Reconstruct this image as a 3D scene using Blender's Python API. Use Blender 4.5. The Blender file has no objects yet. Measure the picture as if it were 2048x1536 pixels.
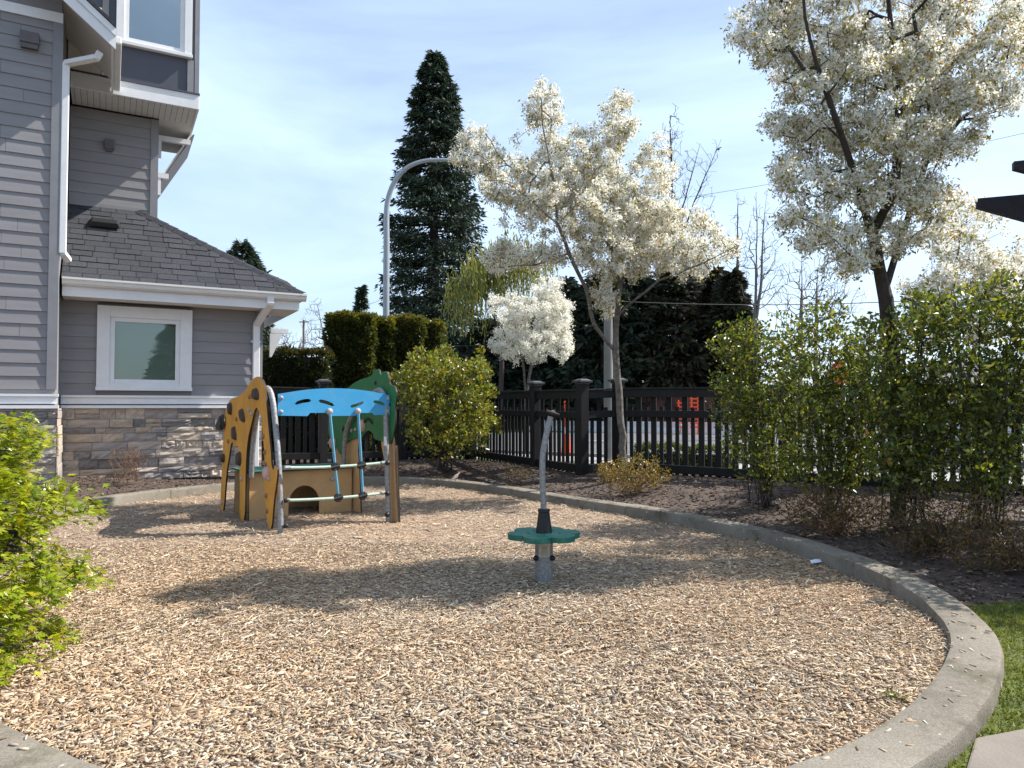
import bpy, bmesh, math, random
import numpy as np
from mathutils import Vector, Matrix
from mathutils.geometry import tessellate_polygon

# ---------------------------------------------------------------- camera, sky, sun, exposure
scn = bpy.context.scene
COL = scn.collection
FPX, HZ, EYE = 1450.0, 812.0, 1.5
PITCH = math.atan((HZ - 768) / FPX)
cam = bpy.data.cameras.new('camera')
cam.sensor_width = 36.0
cam.lens = FPX / 2048 * 36.0
cam.clip_end = 3000
camo = bpy.data.objects.new('camera', cam)
COL.objects.link(camo)
camo.location = (0, 0, EYE)
camo.rotation_euler = (math.pi / 2 + PITCH, 0, 0)
scn.camera = camo

SUN_AZ = math.radians(72)      # to the right of the view axis
SUN_EL = math.radians(47)
sdir = Vector((math.sin(SUN_AZ) * math.cos(SUN_EL), math.cos(SUN_AZ) * math.cos(SUN_EL), math.sin(SUN_EL)))
sl = bpy.data.lights.new('sun', 'SUN')
sl.energy = 5.0
sl.angle = math.radians(0.55)
sl.color = (1.0, 0.95, 0.87)
so = bpy.data.objects.new('sun', sl)
so.rotation_euler = sdir.to_track_quat('Z', 'Y').to_euler()
so.location = (20, 10, 30)
COL.objects.link(so)

W = bpy.data.worlds.new('World')
scn.world = W
W.use_nodes = True
nt = W.node_tree
nt.nodes.clear()
def wn(t): return nt.nodes.new(t)
sky = wn('ShaderNodeTexSky')
sky.sky_type = 'NISHITA'
sky.sun_disc = False
sky.sun_elevation = SUN_EL
sky.sun_rotation = SUN_AZ
sky.air_density = 1.0
sky.dust_density = 1.0
sky.ozone_density = 1.6
tc = wn('ShaderNodeTexCoord')
mp = wn('ShaderNodeMapping')
mp.inputs['Scale'].default_value = (1.0, 1.0, 3.2)
mp.inputs['Rotation'].default_value = (0.12, 0.22, 0.3)
nz = wn('ShaderNodeTexNoise')
nz.inputs['Scale'].default_value = 1.5
nz.inputs['Detail'].default_value = 7
nz.inputs['Roughness'].default_value = 0.55
nz.inputs['Distortion'].default_value = 0.5
rp = wn('ShaderNodeValToRGB')
rp.color_ramp.elements[0].position = 0.32
rp.color_ramp.elements[0].color = (0.23, 0.23, 0.23, 1)
rp.color_ramp.elements[1].position = 0.74
rp.color_ramp.elements[1].color = (0.72, 0.72, 0.72, 1)
mx = wn('ShaderNodeMix'); mx.data_type = 'RGBA'
mx.inputs[7].default_value = (8.4, 10.7, 13.8, 1)
bg = wn('ShaderNodeBackground')
bg.inputs['Strength'].default_value = 0.077
wo = wn('ShaderNodeOutputWorld')
L = nt.links.new
L(tc.outputs['Generated'], mp.inputs['Vector']); L(mp.outputs['Vector'], nz.inputs['Vector'])
L(nz.outputs['Fac'], rp.inputs['Fac']); L(rp.outputs['Color'], mx.inputs[0])
L(sky.outputs['Color'], mx.inputs[6]); L(mx.outputs[2], bg.inputs['Color']); L(bg.outputs['Background'], wo.inputs['Surface'])

vs = scn.view_settings
vs.view_transform = 'Standard'
vs.look = 'None'
vs.exposure = 0.85
vs.gamma = 1.0
vs.use_curve_mapping = False
scn.cycles.max_bounces = 7
scn.cycles.transparent_max_bounces = 8

# ---------------------------------------------------------------- helpers
rnd = random.Random(7)
RNG = np.random.default_rng(11)

def ray(px, py):
    x = (px - 1024) / FPX; y = -(py - 768) / FPX
    return Vector((x, math.cos(PITCH) - y * math.sin(PITCH), math.sin(PITCH) + y * math.cos(PITCH)))
def at(px, py, Y):
    r = ray(px, py); return Vector((0, 0, EYE)) + r * (Y / r.y)
def gp(px, py, z=0.0):
    r = ray(px, py); return Vector((0, 0, EYE)) + r * ((z - EYE) / r.z)

def tag(o, label=None, cat=None, group=None, kind=None):
    if label: o['label'] = label
    if cat: o['category'] = cat
    if group: o['group'] = group
    if kind: o['kind'] = kind
    return o
def empty(name, loc=(0, 0, 0), rz=0.0, label=None, cat=None, group=None, kind=None):
    o = bpy.data.objects.new(name, None); COL.objects.link(o)
    o.empty_display_size = 0.2
    o.location = loc; o.rotation_euler = (0, 0, rz)
    return tag(o, label, cat, group, kind)

class MB:
    """collects shapes; build() links them as ONE mesh object"""
    def __init__(s): s.v = []; s.f = []; s.m = []; s.mi = 0
    def add(s, vs_, fs_):
        k = len(s.v); s.v += [tuple(v) for v in vs_]; s.f += [tuple(i + k for i in f) for f in fs_]; s.m += [s.mi] * len(fs_)
        return s
    def box(s, x0, x1, y0, y1, z0, z1):
        v = [(x0, y0, z0), (x1, y0, z0), (x1, y1, z0), (x0, y1, z0), (x0, y0, z1), (x1, y0, z1), (x1, y1, z1), (x0, y1, z1)]
        return s.add(v, [(0, 3, 2, 1), (4, 5, 6, 7), (0, 1, 5, 4), (1, 2, 6, 5), (2, 3, 7, 6), (3, 0, 4, 7)])
    def hexa(s, v):
        return s.add(v, [(0, 3, 2, 1), (4, 5, 6, 7), (0, 1, 5, 4), (1, 2, 6, 5), (2, 3, 7, 6), (3, 0, 4, 7)])
    def tube(s, pts, rad, n=10, cap=True):
        pts = [Vector(p) for p in pts]
        rads = rad if isinstance(rad, (list, tuple)) else [rad] * len(pts)
        vs_, fs_ = [], []; prev = None
        for i, p in enumerate(pts):
            d = (pts[min(i + 1, len(pts) - 1)] - pts[max(i - 1, 0)]).normalized()
            if prev is None:
                a = d.orthogonal().normalized()
            else:
                a = (prev - d * prev.dot(d)).normalized()
            prev = a; b = d.cross(a)
            for k in range(n):
                t = 2 * math.pi * k / n
                vs_.append(p + (a * math.cos(t) + b * math.sin(t)) * rads[i])
        for i in range(len(pts) - 1):
            for k in range(n):
                k2 = (k + 1) % n
                fs_.append((i * n + k, i * n + k2, (i + 1) * n + k2, (i + 1) * n + k))
        if cap:
            fs_.append(tuple(range(n - 1, -1, -1))); m = (len(pts) - 1) * n; fs_.append(tuple(m + k for k in range(n)))
        return s.add(vs_, fs_)
    def prism(s, poly, o, ax, ay, an, th, holes=()):
        """flat outline (with holes) in the plane o + ax*u + ay*v, thickness th along an"""
        o, ax, ay, an = Vector(o), Vector(ax), Vector(ay), Vector(an)
        loops = [list(poly)] + [list(h) for h in holes]
        tri = tessellate_polygon([[Vector((p[0], p[1], 0)) for p in lp] for lp in loops])
        flat = [p for lp in loops for p in lp]; n = len(flat)
        vs_ = [o + ax * p[0] + ay * p[1] for p in flat] + [o + ax * p[0] + ay * p[1] + an * th for p in flat]
        k = len(s.v); s.v += [tuple(v) for v in vs_]
        for t in tri:
            a, b, c = [flat[i] for i in t]
            area = (b[0] - a[0]) * (c[1] - a[1]) - (b[1] - a[1]) * (c[0] - a[0])
            t = t if area > 0 else (t[0], t[2], t[1])
            if ax.cross(ay).dot(an) < 0: t = (t[0], t[2], t[1])
            s.f.append((k + t[0], k + t[2], k + t[1])); s.f.append((k + n + t[0], k + n + t[1], k + n + t[2])); s.m += [s.mi] * 2
        base = 0
        for lp in loops:
            m = len(lp)
            for i in range(m):
                j = (i + 1) % m
                s.f.append((k + base + i, k + base + j, k + n + base + j, k + n + base + i)); s.m.append(s.mi + 1 if s.edge else s.mi)
            base += m
        return s
    edge = False
    def build(s, name, mat, parent=None, smooth=False, bevel=0.0, kind=None, fixn=False):
        me = bpy.data.meshes.new(name)
        me.from_pydata(s.v, [], s.f)
        for m in (mat if isinstance(mat, (list, tuple)) else [mat]): me.materials.append(m)
        if any(s.m): me.polygons.foreach_set('material_index', s.m)
        if smooth: me.polygons.foreach_set('use_smooth', [True] * len(me.polygons))
        if fixn:
            bm = bmesh.new(); bm.from_mesh(me); bmesh.ops.recalc_face_normals(bm, faces=bm.faces); bm.to_mesh(me); bm.free()
        if smooth:
            try: me.set_sharp_from_angle(angle=math.radians(40))
            except Exception: pass
        me.update()
        o = bpy.data.objects.new(name, me); COL.objects.link(o)
        if parent: o.parent = parent
        if bevel:
            b = o.modifiers.new('bevel', 'BEVEL'); b.width = bevel; b.segments = 2; b.limit_method = 'ANGLE'; b.angle_limit = math.radians(40)
        if kind: o['kind'] = kind
        return o

def np_mesh(name, V, Fq, mat, parent=None, cols=None, smooth=False, kind=None):
    """fast mesh from numpy: V (n,3), Fq (m,k) faces of equal size, cols (n,3) per-vertex colour"""
    me = bpy.data.meshes.new(name)
    V = np.ascontiguousarray(V, dtype=np.float32); Fq = np.ascontiguousarray(Fq, dtype=np.int32)
    n, (m, k) = len(V), Fq.shape
    me.vertices.add(n); me.vertices.foreach_set('co', V.ravel())
    me.loops.add(m * k); me.loops.foreach_set('vertex_index', Fq.ravel())
    me.polygons.add(m)
    me.polygons.foreach_set('loop_start', np.arange(0, m * k, k, dtype=np.int32))
    me.polygons.foreach_set('loop_total', np.full(m, k, dtype=np.int32))
    if smooth: me.polygons.foreach_set('use_smooth', np.ones(m, dtype=bool))
    if cols is not None:
        at_ = me.color_attributes.new('Col', 'FLOAT_COLOR', 'POINT')
        c4 = np.ones((n, 4), dtype=np.float32); c4[:, :3] = cols
        at_.data.foreach_set('color', c4.ravel())
    me.materials.append(mat)
    me.update(calc_edges=True)
    o = bpy.data.objects.new(name, me); COL.objects.link(o)
    if parent: o.parent = parent
    if kind: o['kind'] = kind
    return o

def norm(a): return a / np.maximum(np.linalg.norm(a, axis=-1, keepdims=True), 1e-9)

# ---------------------------------------------------------------- materials
def pmat(name, c, rough=0.7, var=0.15, scale=8.0, c2=None, bump=0.0, bscale=None, metal=0.0, spec=0.4, orand=0.0, stretch=None, coat=0.0, wear=0.0):
    """principled with noise-driven colour variation, optional bump and per-object tint"""
    m = bpy.data.materials.new(name); m.use_nodes = True
    t = m.node_tree; N = t.nodes; K = t.links.new
    b = N['Principled BSDF']
    b.inputs['Roughness'].default_value = rough; b.inputs['Metallic'].default_value = metal
    b.inputs['Specular IOR Level'].default_value = spec
    if coat: b.inputs['Coat Weight'].default_value = coat
    tcn = N.new('ShaderNodeTexCoord'); mpn = N.new('ShaderNodeMapping')
    if stretch: mpn.inputs['Scale'].default_value = stretch
    K(tcn.outputs['Object'], mpn.inputs['Vector'])
    no = N.new('ShaderNodeTexNoise'); no.inputs['Scale'].default_value = scale; no.inputs['Detail'].default_value = 6; no.inputs['Roughness'].default_value = 0.62
    K(mpn.outputs['Vector'], no.inputs['Vector'])
    mixn = N.new('ShaderNodeMix'); mixn.data_type = 'RGBA'
    ca = tuple(x * (1 - var) for x in c); cb = c2 if c2 else tuple(min(1, x * (1 + var)) for x in c)
    mixn.inputs[6].default_value = (*ca, 1); mixn.inputs[7].default_value = (*cb, 1)
    mr = N.new('ShaderNodeMapRange'); mr.inputs[1].default_value = 0.3; mr.inputs[2].default_value = 0.7
    K(no.outputs['Fac'], mr.inputs[0]); K(mr.outputs[0], mixn.inputs[0])
    out = mixn.outputs[2]
    if orand:
        oi = N.new('ShaderNodeObjectInfo'); hs = N.new('ShaderNodeHueSaturation'); mr2 = N.new('ShaderNodeMapRange')
        mr2.inputs[3].default_value = 1 - orand; mr2.inputs[4].default_value = 1 + orand
        K(oi.outputs['Random'], mr2.inputs[0]); K(mr2.outputs[0], hs.inputs['Value']); K(out, hs.inputs['Color']); out = hs.outputs['Color']
    if wear:   # scuffs, dust and faded patches with a shape of their own
        nw = N.new('ShaderNodeTexNoise'); nw.inputs['Scale'].default_value = 9.0; nw.inputs['Detail'].default_value = 12; nw.inputs['Roughness'].default_value = 0.72
        K(tcn.outputs['Object'], nw.inputs['Vector'])
        rw = N.new('ShaderNodeMapRange'); rw.inputs[1].default_value = 0.50; rw.inputs[2].default_value = 0.72; rw.inputs[4].default_value = wear
        mw = N.new('ShaderNodeMix'); mw.data_type = 'RGBA'; mw.inputs[7].default_value = (0.36, 0.31, 0.25, 1)
        K(nw.outputs['Fac'], rw.inputs[0]); K(rw.outputs[0], mw.inputs[0]); K(out, mw.inputs[6]); out = mw.outputs[2]
        m2 = N.new('ShaderNodeMapRange'); m2.inputs[3].default_value = rough - 0.08; m2.inputs[4].default_value = min(1, rough + 0.35)
        K(nw.outputs['Fac'], m2.inputs[0]); K(m2.outputs[0], b.inputs['Roughness'])
    K(out, b.inputs['Base Color'])
    if bump:
        n2 = N.new('ShaderNodeTexNoise'); n2.inputs['Scale'].default_value = bscale or scale * 4; n2.inputs['Detail'].default_value = 8
        K(mpn.outputs['Vector'], n2.inputs['Vector'])
        bp = N.new('ShaderNodeBump'); bp.inputs['Strength'].default_value = bump; bp.inputs['Distance'].default_value = 0.02
        K(n2.outputs['Fac'], bp.inputs['Height']); K(bp.outputs['Normal'], b.inputs['Normal'])
    return m

def colmat(name, rough=0.6, trans=0.0, spec=0.3, tint=(1, 1, 1)):
    """colour comes from the vertex attribute Col; trans = share of light passing through (leaves, petals)"""
    m = bpy.data.materials.new(name); m.use_nodes = True
    t = m.node_tree; N = t.nodes; K = t.links.new
    b = N['Principled BSDF']; b.inputs['Roughness'].default_value = rough; b.inputs['Specular IOR Level'].default_value = spec
    a = N.new('ShaderNodeAttribute'); a.attribute_name = 'Col'
    K(a.outputs['Color'], b.inputs['Base Color'])
    if trans:
        tr = N.new('ShaderNodeBsdfTranslucent'); ms = N.new('ShaderNodeMixShader'); ms.inputs[0].default_value = trans
        mm = N.new('ShaderNodeMix'); mm.data_type = 'RGBA'; mm.blend_type = 'MULTIPLY'; mm.inputs[0].default_value = 1.0
        mm.inputs[7].default_value = (*tint, 1)
        K(a.outputs['Color'], mm.inputs[6]); K(mm.outputs[2], tr.inputs['Color'])
        K(b.outputs[0], ms.inputs[1]); K(tr.outputs[0], ms.inputs[2])
        K(ms.outputs[0], N['Material Output'].inputs['Surface'])
    return m

M = {}
M['siding'] = pmat('siding', (0.248, 0.239, 0.247), 0.6, 0.08, 3, wear=0.06, bump=0.12, bscale=90, orand=0.04, stretch=(0.3, 1, 3))
M['siding_trim'] = pmat('siding_trim', (0.235, 0.232, 0.245), 0.6, 0.08, 4, bump=0.08, bscale=80)
M['panel_dark'] = pmat('panel_dark', (0.075, 0.078, 0.098), 0.55, 0.06, 2)
M['white'] = pmat('white_trim', (0.74, 0.74, 0.75), 0.5, 0.05, 3, wear=0.10)
M['soffit'] = pmat('soffit', (0.66, 0.64, 0.61), 0.6, 0.06, 6)
M['gutter'] = pmat('gutter', (0.70, 0.69, 0.67), 0.35, 0.04, 4)
M['shingle'] = pmat('shingle', (0.054, 0.056, 0.064), 0.95, 0.35, 45, bump=0.5, bscale=260, orand=0.13, spec=0.15)
M['black_plastic'] = pmat('black_plastic', (0.014, 0.014, 0.016), 0.5, 0.2, 20)
M['vent'] = pmat('vent_brown', (0.11, 0.095, 0.10), 0.5, 0.1, 9)
M['fence'] = pmat('fence_black', (0.013, 0.0125, 0.0135), 0.62, 0.35, 9, bump=0.15, bscale=60, stretch=(1, 1, 0.12), orand=0.25, spec=0.3)
M['fence_cap'] = pmat('fence_cap', (0.05, 0.05, 0.055), 0.55, 0.25, 9)
def concrete():
    m = bpy.data.materials.new('concrete_kerb'); m.use_nodes = True
    t = m.node_tree; N = t.nodes; K = t.links.new; b = N['Principled BSDF']; b.inputs['Roughness'].default_value = 0.93; b.inputs['Specular IOR Level'].default_value = 0.2
    tcn = N.new('ShaderNodeTexCoord')
    def noise(sc, det, lo, hi):
        n_ = N.new('ShaderNodeTexNoise'); n_.inputs['Scale'].default_value = sc; n_.inputs['Detail'].default_value = det; n_.inputs['Roughness'].default_value = 0.65
        K(tcn.outputs['Object'], n_.inputs['Vector']); r_ = N.new('ShaderNodeMapRange'); r_.inputs[1].default_value = lo; r_.inputs[2].default_value = hi
        K(n_.outputs['Fac'], r_.inputs[0]); return r_.outputs[0], n_.outputs['Fac']
    def mix(f, a, c):
        x = N.new('ShaderNodeMix'); x.data_type = 'RGBA'; K(f, x.inputs[0])
        for s_, v in ((6, a), (7, c)):
            if isinstance(v, tuple): x.inputs[s_].default_value = (*v, 1)
            else: K(v, x.inputs[s_])
        return x.outputs[2]
    big, _ = noise(1.1, 5, 0.36, 0.66); mid, _ = noise(9, 6, 0.35, 0.7); fine, ff = noise(95, 4, 0.3, 0.72); spot, _ = noise(16, 3, 0.66, 0.72); moss, _ = noise(3.3, 8, 0.55, 0.72)
    c = mix(big, (0.135, 0.118, 0.095), (0.275, 0.248, 0.21))
    c = mix(mid, c, (0.235, 0.21, 0.172)); 
    dk = N.new('ShaderNodeMix'); dk.data_type = 'RGBA'; dk.blend_type = 'MULTIPLY'; dk.inputs[0].default_value = 0.75; K(c, dk.inputs[6])
    gr = mix(fine, (0.55, 0.53, 0.5), (1.2, 1.2, 1.2)); K(gr, dk.inputs[7]); c = dk.outputs[2]
    c = mix(moss, c, (0.085, 0.08, 0.05)); c = mix(spot, c, (0.42, 0.40, 0.36))
    K(c, b.inputs['Base Color'])
    bp = N.new('ShaderNodeBump'); bp.inputs['Strength'].default_value = 0.55; bp.inputs['Distance'].default_value = 0.008; K(ff, bp.inputs['Height']); K(bp.outputs['Normal'], b.inputs['Normal'])
    return m
M['concrete'] = concrete()
M['slab'] = pmat('paving_slab', (0.185, 0.158, 0.135), 0.9, 0.15, 4, bump=0.2, bscale=70)
M['soil'] = pmat('bed_soil', (0.060, 0.042, 0.034), 0.95, 0.45, 7, c2=(0.115, 0.082, 0.064), bump=0.9, bscale=45)
M['chipbase'] = pmat('chip_base', (0.26, 0.18, 0.125), 0.95, 0.5, 60, c2=(0.42, 0.305, 0.22), bump=0.8, bscale=90)
M['galv'] = pmat('galvanised', (0.22, 0.23, 0.24), 0.5, 0.3, 40, c2=(0.40, 0.41, 0.42), metal=0.5, wear=0.12)
M['yellow'] = pmat('yellow_panel', (0.60, 0.265, 0.024), 0.5, 0.12, 3, c2=(0.68, 0.33, 0.045), wear=0.30)
M['green'] = pmat('green_panel', (0.018, 0.16, 0.055), 0.45, 0.12, 5, wear=0.16)
M['teal'] = pmat('teal_panel', (0.010, 0.125, 0.092), 0.45, 0.10, 9, c2=(0.015, 0.155, 0.115), wear=0.22)
M['blue'] = pmat('blue_panel', (0.045, 0.33, 0.62), 0.4, 0.08, 4, wear=0.22)
M['beige'] = pmat('beige_panel', (0.50, 0.325, 0.155), 0.5, 0.10, 5, wear=0.30)
M['edge'] = pmat('panel_edge', (0.022, 0.015, 0.012), 0.6, 0.2, 30)
M['bolt'] = pmat('bolt_cap', (0.36, 0.33, 0.32), 0.45, 0.15, 20)
M['brown_cap'] = pmat('brown_cap', (0.28, 0.13, 0.06), 0.5, 0.15, 20)
M['pinkcap'] = pmat('pink_cap', (0.50, 0.33, 0.30), 0.45, 0.1, 20)
M['hold'] = pmat('climbing_hold', (0.055, 0.035, 0.025), 0.6, 0.25, 20)
M['rope_blue'] = pmat('rope_blue', (0.12, 0.33, 0.46), 0.8, 0.25, 80, bump=0.4, bscale=200)
M['rope_green'] = pmat('rope_pale', (0.42, 0.52, 0.44), 0.8, 0.2, 80, bump=0.4, bscale=200)
M['plate'] = pmat('sticker', (0.50, 0.44, 0.34), 0.5, 0.1, 30)
M['ink'] = pmat('sticker_print', (0.16, 0.15, 0.14), 0.6, 0.1, 60)
M['bark'] = pmat('bark_grey', (0.115, 0.098, 0.085), 0.9, 0.4, 14, c2=(0.23, 0.205, 0.18), bump=0.6, bscale=60)
M['bark_dark'] = pmat('bark_dark', (0.045, 0.034, 0.028), 0.9, 0.4, 14, bump=0.5, bscale=50)
M['bark_far'] = pmat('bark_far', (0.15, 0.125, 0.11), 0.9, 0.3, 3)
M['twig'] = pmat('twig_brown', (0.16, 0.09, 0.055), 0.9, 0.3, 10)
M['asphalt'] = pmat('asphalt', (0.115, 0.115, 0.12), 0.9, 0.15, 2, bump=0.2, bscale=80)
M['sidewalk'] = pmat('sidewalk', (0.28, 0.275, 0.26), 0.9, 0.12, 1.5)
M['barrier'] = pmat('barrier_concrete', (0.55, 0.54, 0.52), 0.9, 0.12, 2)
M['redwall'] = pmat('red_boards', (0.075, 0.030, 0.026), 0.8, 0.35, 2, orand=0.3)
M['orange'] = pmat('orange_plastic', (0.85, 0.085, 0.015), 0.45, 0.05, 4)
M['reflect'] = pmat('reflective_white', (0.75, 0.75, 0.75), 0.4, 0.03, 4)
M['pole'] = pmat('grey_pole', (0.33, 0.35, 0.37), 0.4, 0.06, 1.5, metal=0.35)
M['concrete_pole'] = pmat('concrete_pole', (0.19, 0.185, 0.18), 0.85, 0.15, 4)
M['woodpole'] = pmat('wood_pole', (0.22, 0.14, 0.11), 0.9, 0.2, 2)
M['wire'] = pmat('wire_black', (0.02, 0.02, 0.022), 0.6, 0.1, 1)
M['pergola'] = pmat('pergola_stain', (0.022, 0.020, 0.030), 0.7, 0.2, 9, bump=0.2, bscale=40)
M['grassbase'] = pmat('lawn_base', (0.055, 0.075, 0.014), 0.95, 0.4, 6, c2=(0.12, 0.155, 0.03), bump=0.5, bscale=80)
M['verge'] = pmat('verge_grass', (0.06, 0.11, 0.018), 0.95, 0.3, 3)
M['carpaint'] = pmat('car_paint', (0.60, 0.62, 0.64), 0.25, 0.02, 2, coat=0.6)
M['tyre'] = pmat('tyre', (0.015, 0.015, 0.015), 0.8, 0.1, 20)
M['farwall'] = pmat('far_wall', (0.55, 0.54, 0.53), 0.8, 0.06, 2)
M['farroof'] = pmat('far_roof', (0.16, 0.15, 0.15), 0.9, 0.1, 2)
M['blind'] = pmat('blind', (0.50, 0.54, 0.48), 0.5, 0.05, 3)
M['blind'].node_tree.nodes['Principled BSDF'].inputs['Specular IOR Level'].default_value = 0.2
M['inside'] = pmat('room_dark', (0.05, 0.055, 0.05), 0.9, 0.1, 3)
M['litter'] = pmat('litter', (0.65, 0.70, 0.80), 0.3, 0.1, 30)
M['leaf'] = colmat('leaf', 0.34, 0.42, 0.5, (1.25, 1.15, 0.5))
M['petal'] = colmat('petal', 0.6, 0.52, 0.2, (1.0, 0.99, 0.95))
M['needle'] = colmat('needle', 0.6, 0.15, 0.25)
M['chip'] = colmat('chip', 0.85, 0.0, 0.2)
M['grassblade'] = colmat('grassblade', 0.55, 0.35, 0.3, (1.2, 1.2, 0.5))
M['feather'] = colmat('feather', 0.7, 0.0, 0.2)
M['stone'] = []
for i, c in enumerate([(0.43, 0.35, 0.275), (0.36, 0.31, 0.275), (0.31, 0.28, 0.265), (0.39, 0.335, 0.285), (0.45, 0.37, 0.295), (0.34, 0.285, 0.245), (0.215, 0.20, 0.195)]):
    M['stone'].append(pmat('ledge_stone_%s' % 'abcdefg'[i], c, 0.9, 0.22, 7, bump=0.55, bscale=24, stretch=(0.6, 1, 1.6), orand=0.12))

def glassmat(name, tint, refl):
    m = bpy.data.materials.new(name); m.use_nodes = True
    t = m.node_tree; N = t.nodes; K = t.links.new
    N.remove(N['Principled BSDF'])
    g_ = N.new('ShaderNodeBsdfGlossy'); g_.inputs['Roughness'].default_value = 0.0; g_.inputs['Color'].default_value = (0.9, 0.95, 0.92, 1)
    tr = N.new('ShaderNodeBsdfTransparent'); tr.inputs['Color'].default_value = (*tint, 1)
    fr = N.new('ShaderNodeLayerWeight'); fr.inputs['Blend'].default_value = 0.25
    ad = N.new('ShaderNodeMath'); ad.operation = 'ADD'; ad.inputs[1].default_value = refl
    ms = N.new('ShaderNodeMixShader')
    # faint ripple of the pane, as float glass shows
    nn = N.new('ShaderNodeTexNoise'); nn.inputs['Scale'].default_value = 1.6
    bp = N.new('ShaderNodeBump'); bp.inputs['Strength'].default_value = 0.03; bp.inputs['Distance'].default_value = 0.05
    K(nn.outputs['Fac'], bp.inputs['Height']); K(bp.outputs['Normal'], g_.inputs['Normal'])
    K(fr.outputs['Fresnel'], ad.inputs[0]); K(ad.outputs[0], ms.inputs[0]); K(tr.outputs[0], ms.inputs[1]); K(g_.outputs[0], ms.inputs[2])
    K(ms.outputs[0], N['Material Output'].inputs['Surface'])
    return m
M['glass'] = glassmat('window_glass', (0.88, 0.92, 0.89), 0.07)
M['glass_dark'] = glassmat('window_glass_dark', (0.45, 0.52, 0.6), 0.35)

def smooth(a, b, x):
    t = min(1.0, max(0.0, (x - a) / (b - a))); return t * t * (3 - 2 * t)
def catmull(pts, per=8, closed=False):
    P = [Vector(p) for p in pts]; n = len(P); out = []
    for i in range(n if closed else n - 1):
        p0, p1, p2, p3 = (P[(i - 1) % n] if closed or i > 0 else P[0]), P[i], P[(i + 1) % n], (P[(i + 2) % n] if closed or i + 2 < n else P[-1])
        for k in range(per):
            t = k / per
            out.append(0.5 * ((2 * p1) + (p2 - p0) * t + (2 * p0 - 5 * p1 + 4 * p2 - p3) * t * t + (3 * p1 - p0 - 3 * p2 + p3) * t ** 3))
    if not closed: out.append(P[-1])
    return out
# ---------------------------------------------------------------- ground, kerb, chip bed
INNER = catmull([(2.50, 4.20, 0), (2.86, 4.98, 0), (3.03, 5.86, 0), (2.97, 6.8, 0), (2.66, 8.1, 0), (1.84, 9.68, 0), (0.62, 11.25, 0), (-0.62, 12.95, 0),
                 (-2.0, 13.95, 0), (-3.7, 13.95, 0), (-5.04, 12.85, 0), (-6.05, 11.0, 0), (-6.2, 8.8, 0), (-5.4, 6.7, 0), (-4.3, 5.0, 0),
                 (-3.3, 3.98, 0), (-2.29, 3.27, 0), (-1.4, 2.76, 0), (-0.3, 2.45, 0), (0.85, 2.74, 0), (1.73, 3.31, 0)], 12, True)
CEN = Vector((-1.5, 8.0, 0))
INP = np.array([[p.x, p.y] for p in INNER])
def offset_loop(P, d):
    n = len(P); out = []
    for i in range(n):
        t = P[(i + 1) % n] - P[i - 1]; t = Vector((t[0], t[1]))
        nrm = Vector((t.y, -t.x)).normalized()
        out.append(P[i] + Vector((nrm.x, nrm.y, 0)) * d)
    return out
OUTER = offset_loop(INNER, 0.265)
OUTP = np.array([[p.x, p.y] for p in OUTER])
MD = (0.553, 0.833)
def inside(P, pts):
    x, y = pts[:, 0], pts[:, 1]; c = np.zeros(len(pts), bool); n = len(P); j = n - 1
    for i in range(n):
        xi, yi, xj, yj = P[i, 0], P[i, 1], P[j, 0], P[j, 1]
        cond = ((yi > y) != (yj > y)) & (x < (xj - xi) * (y - yi) / (yj - yi + 1e-12) + xi)
        c ^= cond; j = i
    return c
def bumps(x, y, s=1.0):
    return (math.sin(x * 2.1 * s + 1.3) * math.cos(y * 1.7 * s) + 0.6 * math.sin(x * 4.7 * s + y * 3.1 * s) + 0.4 * math.cos(y * 7.3 * s - x * 2.2 * s)) * 0.5
def ground_z(x, y):
    d = float(np.min(np.hypot(OUTP[:, 0] - x, OUTP[:, 1] - y)))
    m = MD[0] * x + MD[1] * y
    bed = 0.10 + 0.19 * smooth(0.1, 1.9, d) + 0.018 * bumps(x, y) * smooth(0, 0.4, d)
    lawn = 0.02 + 0.006 * bumps(x, y)
    k = smooth(5.4, 6.6, y - 0.15 * (x - 3)) if x > 0 else smooth(1.5, 3.2, y)
    z = lawn * (1 - k) + bed * k
    s = smooth(12.8, 15.5, m)
    return z * (1 - s)

n = len(OUTER)
steps = [(-0.04, None), (0.0, None)] + [(s, None) for s in (0.12, 0.3, 0.55, 0.85, 1.2, 1.6, 2.1, 2.7, 3.4, 4.2, 5.2, 6.5, 8.5, 12, 20, 40, 90, 250, 900)]
gv, gf = [], []
for si, (s, _) in enumerate(steps):
    for i in range(n):
        q = OUTER[i]; d = (q - CEN); l = d.length; d = d / l
        p = CEN + d * (l + s)
        z = ground_z(p.x, p.y) if s < 30 else 0.0
        if si == 0: z = -0.1
        gv.append((p.x, p.y, z))
for a in range(len(steps) - 1):
    for i in range(n):
        j = (i + 1) % n
        gf.append((a * n + i, a * n + j, (a + 1) * n + j, (a + 1) * n + i))
gb = MB().add(gv, gf)
tag(gb.build('ground', M['soil'], smooth=True, fixn=True), kind='structure')

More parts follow.
